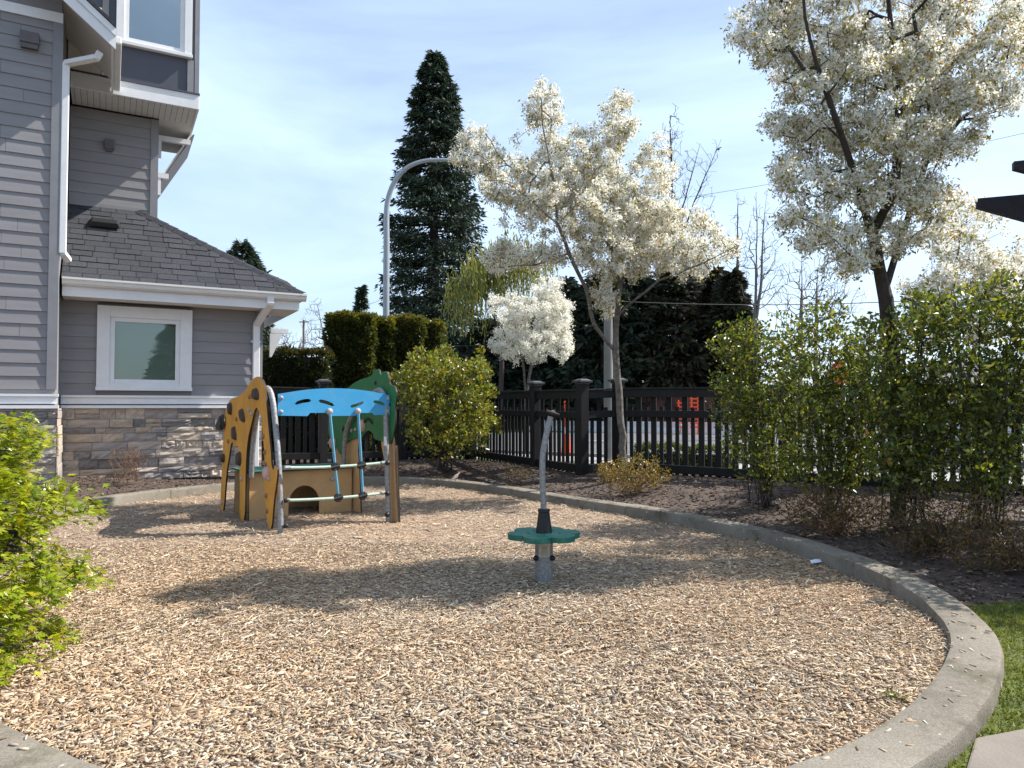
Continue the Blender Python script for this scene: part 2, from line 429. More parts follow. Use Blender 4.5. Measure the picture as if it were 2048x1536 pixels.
# kerb: cast lengths with open joints
def kerb_profile(i, k, seg_n):
    pass
kerb = empty('kerb', (0, 0, 0), kind='structure')
SEG = 8
per = len(INNER) / SEG
prof = [(0.0, -0.15), (0.0, 0.093), (0.010, 0.113), (0.035, 0.121), (0.23, 0.121), (0.255, 0.112), (0.265, 0.09), (0.265, -0.15)]
NRM = [((OUTER[i] - INNER[i])).normalized() for i in range(len(INNER))]
for k in range(SEG):
    i0, i1 = int(round(k * per)), int(round((k + 1) * per))
    mb = MB(); vs_, fs_ = [], []
    rows = list(range(i0, i1 + 1))
    for ri, i in enumerate(rows):
        ii = i % len(INNER); p = INNER[ii].copy(); nn_ = NRM[ii]
        tng = (INNER[(ii + 1) % len(INNER)] - INNER[ii - 1]).normalized()
        if ri == 0: p = p + tng * 0.005
        if ri == len(rows) - 1: p = p - tng * 0.005
        for (u, z) in prof:
            w = 0.0012 * math.sin(i * 1.7 + u * 20) + 0.002 * math.sin(i * 0.3)
            q = p + nn_ * (u + w)
            vs_.append((q.x, q.y, z + 0.0012 * math.sin(i * 0.9 + u * 9) + 0.004 * math.sin(k * 2.1)))
    m_ = len(prof)
    for r in range(len(rows) - 1):
        for c in range(m_ - 1):
            fs_.append((r * m_ + c, r * m_ + c + 1, (r + 1) * m_ + c + 1, (r + 1) * m_ + c))
    fs_.append(tuple(range(m_))); e = (len(rows) - 1) * m_; fs_.append(tuple(e + c for c in range(m_ - 1, -1, -1)))
    mb.add(vs_, fs_).build('kerb_segment', M['concrete'], kerb, smooth=True, fixn=True)

# bed under the chips
def bed_z(x, y):
    return 0.012 * np.sin(x * 1.3 + 0.5) * np.cos(y * 1.1) + 0.010 * np.sin(x * 3.1 + y * 2.3) + 0.006 * np.cos(y * 5.3 - x * 1.9) - 0.01 + 0.088 / (1 + np.exp((y - 5.3) * 1.8))
rings = [0.0, 0.1, 0.2, 0.3, 0.4, 0.5, 0.6, 0.7, 0.8, 0.88, 0.95, 1.0]
bv, bf = [], []
for s in rings:
    for i in range(n):
        q = CEN + (INNER[i] + NRM[i] * 0.02 - CEN) * s
        bv.append((q.x, q.y, float(bed_z(q.x, q.y)) - 0.012))
for a in range(len(rings) - 1):
    for i in range(n):
        j = (i + 1) % n
        if a == 0: bf.append((i, (a + 1) * n + i, (a + 1) * n + j))
        else: bf.append((a * n + i, (a + 1) * n + i, (a + 1) * n + j, a * n + j))
tag(MB().add(bv, bf).build('play_bed', M['chipbase'], smooth=True, fixn=True), kind='structure')

def chip_mesh(name, X, Y, Z, Lr, Wr, Tr, cols, tilt, kind='stuff', mat='chip', lod=None):
    """split wood chips: tapered slabs lying at small tilts"""
    N_ = len(X); yaw = RNG.uniform(0, 2 * np.pi, N_)
    f = np.stack([np.cos(yaw), np.sin(yaw), RNG.normal(0, tilt, N_)], 1); f = norm(f)
    up = norm(np.stack([RNG.normal(0, tilt, N_), RNG.normal(0, tilt, N_), np.ones(N_)], 1))
    s = norm(np.cross(up, f)); u = np.cross(f, s)
    c = np.stack([X, Y, Z], 1)
    L_, W_, T_ = Lr[:, None] / 2, Wr[:, None] / 2, Tr[:, None]
    tp = RNG.uniform(0.35, 1.0, (N_, 1)); tq = RNG.uniform(0.35, 1.0, (N_, 1)); sk = RNG.uniform(-0.35, 0.35, (N_, 1)) * W_
    V = np.empty((N_, 8, 3))
    V[:, 0] = c - f * L_ - s * W_ * tp; V[:, 1] = c + f * L_ - s * (W_ * tq - sk); V[:, 2] = c + f * L_ + s * (W_ * tq + sk); V[:, 3] = c - f * L_ + s * W_ * tp
    V[:, 4:] = V[:, :4] + (u * T_)[:, None, :]
    V[:, 4:] = V[:, 4:] * 0.96 + V[:, 4:].mean(1, keepdims=True) * 0.04
    F0 = np.array([[4, 5, 6, 7], [0, 1, 5, 4], [1, 2, 6, 5], [2, 3, 7, 6], [3, 0, 4, 7]])
    Fq = (F0[None] + (np.arange(N_) * 8)[:, None, None])
    if lod is not None:      # far chips keep only the faces that can be told apart
        keep = np.array([[1, 1, 1, 1, 1], [1, 1, 0, 1, 0], [1, 0, 0, 0, 0]], bool)[lod]
        Fq = Fq[keep]
    Fq = Fq.reshape(-1, 4)
    return np_mesh(name, V.reshape(-1, 3), Fq, M[mat], cols=np.repeat(cols, 8, 0), kind=kind)

def scatter(n_, x0, x1, y0, y1, test):
    p = np.stack([RNG.uniform(x0, x1, n_), RNG.uniform(y0, y1, n_)], 1)
    return p[test(p)]
CH = np.array([[0.52, 0.405, 0.295], [0.43, 0.315, 0.22], [0.33, 0.23, 0.155], [0.22, 0.145, 0.095], [0.62, 0.52, 0.415], [0.36, 0.295, 0.235], [0.45, 0.30, 0.18], [0.14, 0.095, 0.07], [0.41, 0.365, 0.32]])
CHW = np.array([0.19, 0.19, 0.15, 0.10, 0.10, 0.09, 0.07, 0.05, 0.06])
inn = lambda p: inside(INP * 1.0, p)
groups = []
for (y0, y1, dens, lo) in ((2.3, 5.0, 5500, 1.05), (5.0, 8.0, 2900, 1.18), (8.0, 14.2, 1250, 1.4)):
    p = scatter(int(dens * (3.3 + 6.5) * (y1 - y0)), -6.5, 3.3, y0, y1, inn)
    view = (np.abs(p[:, 0]) < p[:, 1] * 0.74 + 0.4)
    p = p[view | (RNG.uniform(size=len(p)) < 0.12)]
    groups.append((p, lo))
P_ = np.concatenate([g_[0] for g_ in groups]); LS = np.concatenate([np.full(len(g_[0]), g_[1]) for g_ in groups])
N_ = len(P_)
ci = RNG.choice(len(CH), N_, p=CHW)
# chips weather in patches: some areas redder, some greyer
patch = 0.5 + 0.5 * np.sin(P_[:, 0] * 1.1 + 2 * np.sin(P_[:, 1] * 0.7)) * np.cos(P_[:, 1] * 0.9 + 0.6)
cc = CH[ci] * np.array([[1.01, 1.0, 0.935]]) * RNG.uniform(0.80, 1.14, (N_, 1)) * (1 + (patch[:, None] - 0.5) * np.array([[0.12, 0.01, -0.11]]))
lr = np.clip(RNG.lognormal(math.log(0.0235), 0.62, N_), 0.007, 0.12) * LS
wr = np.clip(RNG.lognormal(math.log(0.0072), 0.5, N_), 0.003, 0.026) * LS
chip_mesh('wood_chips', P_[:, 0], P_[:, 1], bed_z(P_[:, 0], P_[:, 1]) + RNG.uniform(-0.012, 0.012, N_), lr, wr, RNG.uniform(0.002, 0.0045, N_), np.clip(cc, 0, 0.85), 0.14, lod=np.where(P_[:, 1] < 4.3, 0, np.where(P_[:, 1] < 8.0, 1, 2)))
o_ = bpy.data.objects['wood_chips']; tag(o_, 'loose pale and brown wood chips filling the round play bed', 'wood chips')

# chips kicked up onto the kerb
kn = 420; ki = RNG.integers(0, len(INNER), kn); ku = np.abs(RNG.normal(0, 0.11, kn)).clip(0.01, 0.28)
kp = np.array([[INNER[i].x + NRM[i].x * u, INNER[i].y + NRM[i].y * u] for i, u in zip(ki, ku)]) + RNG.normal(0, 0.04, (kn, 2))
kk_ = inside(OUTP, kp) & ~inside(INP, kp); kp = kp[kk_]; kn = len(kp)
tag(chip_mesh('spilled_chips', kp[:, 0], kp[:, 1], np.full(kn, 0.1245), RNG.uniform(0.015, 0.05, kn), RNG.uniform(0.005, 0.014, kn), RNG.uniform(0.003, 0.005, kn), CH[RNG.choice(len(CH), kn, p=CHW)] * 0.9, 0.05), 'scattered wood chips lying on the concrete kerb', 'wood chips')

# bark mulch, twigs and fallen petals on the planting beds
def bedtest(p):
    d = inside(OUTP, p)
    m = MD[0] * p[:, 0] + MD[1] * p[:, 1]
    return (~d) & (m < 14.0) & ((p[:, 1] > 5.2) | (p[:, 0] < -2.0))
p = scatter(90000, -9, 7.5, 2.5, 17, bedtest)
zz = np.array([ground_z(a, b) for a, b in p[:21000]]); p = p[:21000]
N_ = len(p)
BC = np.array([[0.075, 0.050, 0.039], [0.125, 0.088, 0.070], [0.17, 0.122, 0.094], [0.045, 0.031, 0.026], [0.25, 0.19, 0.15], [0.62, 0.60, 0.56]])
cc = BC[RNG.choice(6, N_, p=[0.32, 0.28, 0.2, 0.165, 0.028, 0.007])] * RNG.uniform(0.8, 1.2, (N_, 1))
mul = chip_mesh('bark_mulch', p[:, 0], p[:, 1], zz + 0.004, RNG.uniform(0.02, 0.07, N_), RNG.uniform(0.01, 0.032, N_), RNG.uniform(0.004, 0.012, N_), cc, 0.2, lod=np.ones(N_, int))
tag(mul, 'dark bark mulch and fallen petals over the planting beds', 'mulch')

# lawn patch beside the kerb, right
def strip(name, poly, z, mat, kind='structure'):
    return tag(MB().add([(x, y, z) for x, y in poly], [tuple(range(len(poly)))]).build(name, mat, fixn=True), kind=kind)
lawn_poly = np.array([(1.4, 2.75), (1.85, 3.12), (2.26, 3.54), (2.62, 4.1), (2.95, 4.8), (3.12, 5.3), (3.7, 5.45), (4.6, 5.35), (6.5, 5.5), (9, 5.2), (9, -3), (-3, -3), (-3.2, 1.6), (-1.4, 2.35), (-0.3, 2.1), (0.9, 2.3)])
strip('lawn', [tuple(q) for q in lawn_poly], 0.034, M['grassbase'])
slab_px = [(1950, 1476), (2075, 1452), (2290, 1500), (2250, 1760), (1890, 1760), (1925, 1560)]
slab_xy = [gp(a, b, 0.05).xy for a, b in slab_px]
sb = MB(); k_ = len(slab_xy)
sb.prism([(q.x, q.y) for q in slab_xy], (0, 0, -0.03), (1, 0, 0), (0, 1, 0), (0, 0, 1), 0.082)
tag(sb.build('paving_slab', M['slab'], bevel=0.008, fixn=True), 'pale concrete stepping slab in the grass beside the kerb', 'paving slab')
SLB = np.array([[q.x, q.y] for q in slab_xy])
def blades(name, p, z, h, w, cols, lean=0.5):
    N_ = len(p); a = RNG.uniform(0, 2 * np.pi, N_); d = np.stack([np.cos(a), np.sin(a), np.zeros(N_)], 1)
    b = np.stack([RNG.normal(0, lean, N_), RNG.normal(0, lean, N_), np.ones(N_)], 1); b = norm(b)
    c = np.stack([p[:, 0], p[:, 1], z], 1)
    V = np.stack([c - d * w[:, None], c + d * w[:, None], c + b * h[:, None]], 1)
    return np_mesh(name, V.reshape(-1, 3), np.arange(3 * N_).reshape(-1, 3), M['grassblade'], cols=np.repeat(cols, 3, 0), kind='stuff')
p = scatter(300000, 1.2, 6.0, 1.8, 6.4, lambda q: inside(lawn_poly, q) & ~inside(SLB, q) & ~inside(OUTP, q))
p = p[:60000]; N_ = len(p)
pat = 0.5 + 0.5 * np.sin(p[:, 0] * 5 + np.sin(p[:, 1] * 4)) * np.cos(p[:, 1] * 4.3)
gc = np.array([[0.095, 0.125, 0.024]]) * (1 - pat[:, None]) + np.array([[0.21, 0.215, 0.042]]) * pat[:, None]
gc = gc * RNG.uniform(0.65, 1.3, (N_, 1))
tag(blades('lawn_grass', p, np.full(N_, 0.034), RNG.uniform(0.012, 0.045, N_), RNG.uniform(0.003, 0.006, N_), gc, 0.7), 'short mossy green grass beside the kerb', 'grass')

# street beyond the fence
DD = Vector((0.833, -0.553, 0)); MM = Vector((0.553, 0.833, 0))
def band(m0, m1, l0=-90, l1=90):
    return [((MM * a + DD * b).x, (MM * a + DD * b).y) for a, b in ((m0, l0), (m0, l1), (m1, l1), (m1, l0))]
strip('verge', band(13.6, 16.6), 0.012 + 0.02, M['verge'])
strip('sidewalk', band(16.6, 18.9), 0.035, M['sidewalk'])
strip('road', band(18.9, 37.2), 0.012, M['asphalt'])
mk = MB()
for l in range(-60, 60, 9):
    q = [((MM * a + DD * b).x, (MM * a + DD * b).y, 0.017) for a, b in ((28.0, l), (28.0, l + 3), (28.14, l + 3), (28.14, l))]
    mk.add(q, [(0, 1, 2, 3)])
tag(mk.build('road_marking', M['reflect'], fixn=True), kind='structure')
kb = MB(); q = [MM * a + DD * b for a, b in ((18.75, -90), (18.75, 90), (18.95, 90), (18.95, -90))]
kb.hexa([(v.x, v.y, -0.05) for v in q] + [(v.x, v.y, 0.13) for v in q])
tag(kb.build('street_kerb', M['sidewalk'], fixn=True), kind='structure')
strip('far_verge', band(37.2, 70), 0.02, M['verge'])
# ---------------------------------------------------------------- the house
HR = Vector((-4.9032, 14.0, 0)); HA = math.radians(29)
house = empty('house', HR, HA, 'grey clapboard townhouse with ledge-stone base and dark shingle roof', 'house')
def hb(name, mat, *boxes, bevel=0.0, parent=house):
    mb = MB()
    for b in boxes: mb.box(*b)
    return mb.build(name, mat, parent, bevel=bevel)
def holed(x0, x1, y0, y1, z0, z1, hx0, hx1, hz0, hz1):
    return ((x0, hx0, y0, y1, z0, z1), (hx1, x1, y0, y1, z0, z1), (hx0, hx1, y0, y1, z0, hz0), (hx0, hx1, y0, y1, hz1, z1))
hb('wall', M['siding'], *holed(-3.30, 0.04, 0.02, 0.30, -0.2, 3.42, -2.53, -1.38, 1.88, 3.09), (-3.30, 0.04, 0.32, 3.0, -0.2, 3.42))
hb('wall', M['siding'], (-9.5, -3.26, -1.18, 4.0, -0.2, 9.6))
hb('wall', M['siding'], (-3.24, -1.76, 1.22, 5.0, 3.0, 7.15))
# clapboards, each a tilted board
def board(par, x0, x1, y, z0, h=0.203):
    # long courses are made of two boards with a butt joint
    if x1 - x0 > 2.0:
        lo_ = max(x0, -4.6) if x0 < -5 else x0
        c_ = rnd.uniform(lo_ + 0.35, x1 - 0.35)
        board1(par, x0, c_ - 0.0018, y, z0, h); board1(par, c_ + 0.0018, x1, y, z0, h)
    else: board1(par, x0, x1, y, z0, h)
def board1(par, x0, x1, y, z0, h):
    e = rnd.uniform(-0.0015, 0.0015); y += rnd.uniform(-0.001, 0.001)
    v = [(x0, y - 0.026, z0 + e), (x1, y - 0.026, z0 - e), (x1, y + 0.01, z0 - e), (x0, y + 0.01, z0 + e),
         (x0, y - 0.010, z0 + h + 0.012), (x1, y - 0.010, z0 + h + 0.012), (x1, y + 0.01, z0 + h + 0.012), (x0, y + 0.01, z0 + h + 0.012)]
    return MB().hexa(v).build('clapboard', M['siding'], par)
w1 = hb('siding_wall', M['siding'], (-9.5, -3.28, -1.182, -1.17, 1.70, 7.60))
z = 1.76
while z < 7.5:
    board(w1, -9.5, -3.372, -1.19, z); z += 0.203
w2 = hb('siding_wall', M['siding'], *holed(-3.25, -0.02, 0.012, 0.018, 1.6, 3.4, -2.53, -1.38, 1.88, 3.09))
z = 1.69
while z < 3.30:
    if 1.70 < z + 0.15 and z < 3.26:
        board(w2, -3.26, -2.71, 0.01, z); board(w2, -1.19, -0.052, 0.01, z)
    else:
        board(w2, -3.26, -0.052, 0.01, z)
    z += 0.203
w3 = hb('siding_wall', M['siding'], (-3.2, -1.8, 1.212, 1.23, 4.6, 7.15))
z = 4.72
while z < 7.1:
    board(w3, -3.23, -1.872, 1.20, z, min(0.203, 7.14 - z)); z += 0.203
# corner boards
hb('corner_board', M['siding_trim'], (-3.372, -3.235, -1.232, -1.10, 1.76, 7.62))
hb('corner_board', M['siding_trim'], (-0.05, 0.07, -0.030, 0.10, 1.70, 3.34))
hb('corner_board', M['siding_trim'], (-1.87, -1.735, 1.165, 1.30, 4.4, 7.15))
# water-table trim
for (x0, x1, y) in ((-3.235, 0.075, -0.0), (-9.5, -3.225, -1.2)):
    t_ = hb('band_board', M['white'], (x0, x1, y - 0.050, y + 0.02, 1.535, 1.645))
    hb('band_cap', M['white'], (x0, x1 + 0.02, y - 0.078, y + 0.018, 1.648, 1.688), parent=t_)
    hb('band_sill', M['white'], (x0, x1 + 0.025, y - 0.095, y + 0.018, 1.462, 1.512), parent=t_)
# ledge stone, each stone its own piece
def stone_field(x0, x1, y, z0, z1, seed):
    r = random.Random(seed)
    base = hb('stone_base', M['stone'][6], (x0, x1, y - 0.012, y + 0.03, z0, z1))
    z = z0
    while z < z1 - 0.02:
        h = r.choice([0.10, 0.12, 0.14, 0.15, 0.17]); h = min(h, z1 - z)
        if z1 - z - h < 0.05: h = z1 - z
        x = x0 + r.uniform(-0.1, 0)
        while x < x1 - 0.01:
            w = r.choice([0.18, 0.26, 0.34, 0.42, 0.5, 0.6]) * r.uniform(0.85, 1.15)
            xe = min(x + w, x1)
            if x1 - xe < 0.1: xe = x1
            xa = max(x, x0)
            split = h > 0.105 and r.random() < 0.22
            rows = [(z, z + h * 0.5), (z + h * 0.5, z + h)] if split else [(z, z + h)]
            for (a, b) in rows:
                d = r.uniform(0.030, 0.075)
                nx, nz_ = 6, 3
                vs_, fs_ = [], []
                g_ = 0.003
                for j in range(nz_ + 1):
                    for i in range(nx + 1):
                        u, v = i / nx, j / nz_
                        edge = 0 < i < nx and 0 < j < nz_
                        dd = d + (r.uniform(-0.018, 0.016) if edge else r.uniform(-0.018, -0.004))
                        vs_.append((xa + g_ + (xe - xa - 2 * g_) * u, y - dd, a + g_ + (b - a - 2 * g_) * v))
                W_ = nx + 1
                for j in range(nz_):
                    for i in range(nx):
                        fs_.append((j * W_ + i, j * W_ + i + 1, (j + 1) * W_ + i + 1, (j + 1) * W_ + i))
                k = len(vs_)
                vs_ += [(xa + g_, y, a + g_), (xe - g_, y, a + g_), (xe - g_, y, b - g_), (xa + g_, y, b - g_)]
                fs_ += [tuple([k, k + 1] + [i for i in range(nx, -1, -1)]), tuple([k + 2, k + 3] + [nz_ * W_ + i for i in range(0, nx + 1)]),
                        tuple([k + 3, k] + [j * W_ for j in range(0, nz_ + 1)]), tuple([k + 1, k + 2] + [j * W_ + nx for j in range(nz_, -1, -1)])]
                MB().add(vs_, fs_).build('stone', r.choice(M['stone']), base)
            x = xe
            if xe >= x1: break
        z += h
stone_field(-3.235, 0.07, 0.0, 0.18, 1.462, 3)
stone_field(-5.2, -3.225, -1.2, 0.18, 1.462, 8)
# side of the near wing's stone base, seen on edge
sret = hb('stone_return', M['stone'][6], (-3.255, -3.222, -1.18, -0.06, 0.18, 1.462))
zz_ = 0.18
while zz_ < 1.46:
    hh = min(rnd.choice([0.10, 0.12, 0.14, 0.17]), 1.462 - zz_)
    MB().box(-3.222, -3.222 + rnd.uniform(0.008, 0.034), -1.2 - rnd.uniform(0.02, 0.07), -0.08, zz_ + 0.003, zz_ + hh - 0.003).build('stone', rnd.choice(M['stone'][:5]), sret, bevel=0.006)
    zz_ += hh

hb('bay_cheek', M['soffit'], (-3.24, -2.73, 0.262, 0.285, 7.43, 8.7))
# ground floor window
def window(x0, x1, z0, z1, y, tw, gl, blind=True, sill=True):
    f = hb('window', M['white'], (x0, x0 + tw, y - 0.055, y + 0.02, z0, z1), (x1 - tw, x1, y - 0.055, y + 0.02, z0, z1),
           (x0 + tw, x1 - tw, y - 0.052, y + 0.02, z1 - tw, z1), (x0 + tw, x1 - tw, y - 0.052, y + 0.02, z0, z0 + tw * 0.62), bevel=0.004)
    ix0, ix1, iz0, iz1 = x0 + tw, x1 - tw, z0 + tw * 0.62, z1 - tw
    s_ = 0.075
    hb('sash', M['white'], (ix0, ix0 + s_, y - 0.02, y + 0.03, iz0, iz1), (ix1 - s_, ix1, y - 0.02, y + 0.03, iz0, iz1),
       (ix0 + s_, ix1 - s_, y - 0.018, y + 0.03, iz0, iz0 + s_), (ix0 + s_, ix1 - s_, y - 0.018, y + 0.03, iz1 - s_, iz1), parent=f, bevel=0.004)
    hb('pane', gl, (ix0 + s_, ix1 - s_, y + 0.003, y + 0.009, iz0 + s_, iz1 - s_), parent=f)
    if blind:
        mb = MB(); zz_ = iz0 + s_ - 0.02
        while zz_ < iz1 - s_ + 0.02:
            mb.add([(ix0 + 0.06, y + 0.045, zz_), (ix1 - 0.06, y + 0.045, zz_), (ix1 - 0.06, y + 0.075, zz_ + 0.036), (ix0 + 0.06, y + 0.075, zz_ + 0.036)], [(0, 1, 2, 3)])
            zz_ += 0.030
        mb.build('blind', M['blind'], f)
        hb('reveal', M['inside'], (ix0, ix1, y + 0.085, y + 0.10, iz0, iz1), parent=f)
    else:
        hb('reveal', M['inside'], (ix0, ix1, y + 0.25, y + 0.26, iz0, iz1), parent=f)
    if sill:
        hb('sill', M['white'], (x0 - 0.01, x1 + 0.01, y - 0.085, y - 0.057, z0, z0 + 0.062), parent=f, bevel=0.004)
    return f
# opening through the wall for the window: the wall core is set back there
w_ = window(-2.716, -1.19, 1.775, 3.27, -0.03, 0.20, M['glass'])
hb('head_flashing', M['panel_dark'], (-2.70, -1.22, -0.10, 0.0, 3.275, 3.30))

# eave: soffit, fascia, gutter
hb('soffit', M['soffit'], (-3.22, 0.62, -0.52, 0.62, 3.335, 3.352))
hb('fascia', M['white'], (-3.22, 0.645, -0.545, -0.522, 3.33, 3.52), (0.622, 0.645, -0.52, 3.0, 3.33, 3.52))
gt = MB()
pr = [(-0.55, 3.50), (-0.60, 3.50), (-0.64, 3.53), (-0.652, 3.58), (-0.672, 3.60), (-0.672, 3.632), (-0.655, 3.632), (-0.655, 3.61), (-0.55, 3.545)]
vs_ = [(-3.22, a, b) for a, b in pr] + [(0.76, a, b) for a, b in pr]
k = len(pr)
gt.add(vs_, [tuple(range(k)), tuple(range(2 * k - 1, k - 1, -1))] + [(i, k + i, k + (i + 1) % k, (i + 1) % k) for i in range(k)])
gt.build('gutter', M['gutter'], house, fixn=True)
gt = MB(); pr2 = [(0.65 - 0.545 - a + -0.0, b) for a, b in pr]
vs_ = [(0.652 + (-a - 0.55), -0.548, b) for a, b in pr] + [(0.652 + (-a - 0.55), 3.0, b) for a, b in pr]
gt.add(vs_, [tuple(range(k)), tuple(range(2 * k - 1, k - 1, -1))] + [(i, k + i, k + (i + 1) % k, (i + 1) % k) for i in range(k)])
gt.build('gutter', M['gutter'], house, fixn=True)

# shingle roof over the lower wing
R_Y0, R_Z0, R_S = -0.62, 3.625, 0.925
def rz(y): return R_Z0 + (y - R_Y0) * R_S
HIP0, HIP1 = (0.70, -0.62), (-2.13, 1.21)
def hipx(y):
    t = (y - HIP0[1]) / (HIP1[1] - HIP0[1]); return HIP0[0] + (HIP1[0] - HIP0[0]) * t
def edgex(y):   # right edge of the slope: a little past the hip line half-way up
    t = (y - HIP0[1]) / (HIP1[1] - HIP0[1]); return hipx(y) + 0.26 * max(0.0, min(t / 0.16, 1.0, (0.50 - t) / 0.34))
RN = Vector((0, -R_S, 1)).normalized()
deck = MB()
ys = [R_Y0 + (1.21 - R_Y0) * i / 12 for i in range(13)]
top = [(-3.23, R_Y0, rz(R_Y0))] + [(edgex(y) - 0.02, y, rz(y)) for y in ys] + [(-3.23, 1.21, rz(1.21))]
lo = [(x, y, z - 0.03) for x, y, z in top]
kk = len(top)
deck.add(top + lo, [tuple(range(kk)), tuple(range(2 * kk - 1, kk - 1, -1))] + [(i, kk + i, kk + (i + 1) % kk, (i + 1) % kk) for i in range(kk)])
roof = deck.build('roof', M['shingle'], house, fixn=True)
# the slope on the far side of the hip
MB().add([(HIP0[0], HIP0[1], rz(HIP0[1])), (HIP0[0], 4.0, rz(HIP0[1])), (-2.13, 4.0, rz(1.21)), (-2.13, 1.21, rz(1.21))], [(0, 1, 2, 3)]).build('side_slope', M['shingle'], roof)
course = 0.130   # plan depth of a course
y = R_Y0 - 0.02; row = 0; rs = random.Random(5)
while y < 1.17:
    y1 = min(y + course + 0.02, 1.20)
    x = -3.23 - (row % 3) * 0.11 - rs.uniform(0, 0.05)
    while True:
        xe0, xe1 = edgex(max(y, R_Y0)), edgex(y1)
        lim = min(xe0, xe1)
        if x > lim - 0.03: break
        w = rs.choice([0.26, 0.33, 0.33, 0.4])
        xa = max(x, -3.23); xb = min(x + w - 0.010, lim)
        if xb - xa > 0.03:
            th = rs.choice([0.012, 0.016, 0.022])
            b0 = Vector((0, y, rz(y))); b1 = Vector((0, y1, rz(y1)))
            v = []
            for (yy, hh) in ((y, 0.003), (y1, 0.002)):
                pass
            q = [Vector((xa, y, rz(y))), Vector((xb, y, rz(y))), Vector((xb, y1, rz(y1))), Vector((xa, y1, rz(y1)))]
            tops = [q[0] + RN * th, q[1] + RN * th, q[2] + RN * 0.006, q[3] + RN * 0.006]
            MB().hexa([tuple(a + RN * 0.0015) for a in q] + [tuple(a) for a in tops]).build('shingle', M['shingle'], roof)
        x += w
    y += course; row += 1
# hip caps
hp0 = Vector((HIP0[0], HIP0[1], rz(HIP0[1]))); hp1 = Vector((HIP1[0], HIP1[1], rz(HIP1[1])))
hd = (hp1 - hp0); hl = hd.length; hd.normalize(); hs = hd.cross(RN).normalized()
t = 0.0
while t < hl - 0.1:
    a = hp0 + hd * t + RN * 0.034; b = hp0 + hd * min(t + 0.25, hl) + RN * 0.018
    v = []
    for p_ in (a, b):
        v += [p_ - hs * 0.09 - RN * 0.016, p_ + hs * 0.015 + RN * 0.012, p_ + hs * 0.10 - RN * 0.03]
    low = [q - RN * 0.012 for q in v]
    MB().add([tuple(q) for q in v + low], [(0, 1, 4, 3), (1, 2, 5, 4), (6, 9, 10, 7), (7, 10, 11, 8), (0, 6, 7, 1), (1, 7, 8, 2), (0, 3, 9, 6), (2, 8, 11, 5), (3, 4, 10, 9), (4, 5, 11, 10)]).build('hip_shingle', M['shingle'], roof, fixn=True)
    t += 0.22
hb('wall_flashing', M['siding_trim'], (-3.22, -2.05, 1.15, 1.20, rz(1.19) - 0.02, rz(1.19) + 0.05))
# roof vent
rv = MB(); c = Vector((-2.63, 0.62, rz(0.62)))
ex = Vector((1, 0, 0)); ey = Vector((0, 1, R_S)).normalized()
def rp_(a, b, h): return c + ex * a + ey * b + RN * h
rv.hexa([rp_(-0.25, -0.06, 0.05), rp_(0.25, -0.06, 0.05), rp_(0.25, 0.24, 0.02), rp_(-0.25, 0.24, 0.02), rp_(-0.21, -0.03, 0.15), rp_(0.21, -0.03, 0.15), rp_(0.2, 0.2, 0.09), rp_(-0.2, 0.2, 0.09)])
rv.hexa([rp_(-0.19, -0.0, 0.0), rp_(0.19, -0.0, 0.0), rp_(0.19, 0.2, 0.0), rp_(-0.19, 0.2, 0.0), rp_(-0.19, -0.0, 0.06), rp_(0.19, -0.0, 0.06), rp_(0.19, 0.2, 0.06), rp_(-0.19, 0.2, 0.06)])
rv.build('roof_vent', M['black_plastic'], house, bevel=0.015, fixn=True)

# downspouts
def rect_tube(name, pts, w, d, mat, parent=house):
    mb = MB(); pts = [Vector(p) for p in pts]
    for i in range(len(pts) - 1):
        a, b = pts[i], pts[i + 1]; dr = (b - a).normalized()
        sx = Vector((1, 0, 0)); sx = (sx - dr * sx.dot(dr))
        if sx.length < 0.3: sx = Vector((0, 1, 0)) - dr * dr.y
        sx.normalize(); sy = dr.cross(sx).normalized()
        a2, b2 = a - dr * 0.012, b + dr * 0.012
        mb.hexa([a2 - sx * w - sy * d, a2 + sx * w - sy * d, a2 + sx * w + sy * d, a2 - sx * w + sy * d, b2 - sx * w - sy * d, b2 + sx * w - sy * d, b2 + sx * w + sy * d, b2 - sx * w + sy * d])
    return mb.build(name, mat, parent, bevel=0.012, fixn=True)
dsp = rect_tube('downspout', [(0.10, -0.60, 3.53), (0.10, -0.60, 3.42), (-0.06, -0.10, 3.05), (-0.06, -0.10, 0.35)], 0.062, 0.045, M['white'])
for zz_ in (2.72, 1.95): hb('strap', M['white'], (-0.15, 0.03, -0.07, -0.032, zz_, zz_ + 0.035), parent=dsp)
rect_tube('downspout', [(-2.72, -1.55, 7.10), (-2.76, -1.52, 7.02), (-3.19, -1.20, 6.96), (-3.19, -1.20, 3.92), (-3.12, -1.05, 3.84)], 0.05, 0.04, M['white'])

# wall vents
hb('dryer_vent', M['vent'], (-3.80, -3.55, -1.31, -1.20, 7.14, 7.31), (-3.79, -3.56, -1.29, -1.20, 7.06, 7.14))
hb('dryer_vent', M['vent'], (-2.66, -2.50, 1.10, 1.19, 6.42, 6.60), (-2.64, -2.52, 1.12, 1.19, 6.38, 6.42))

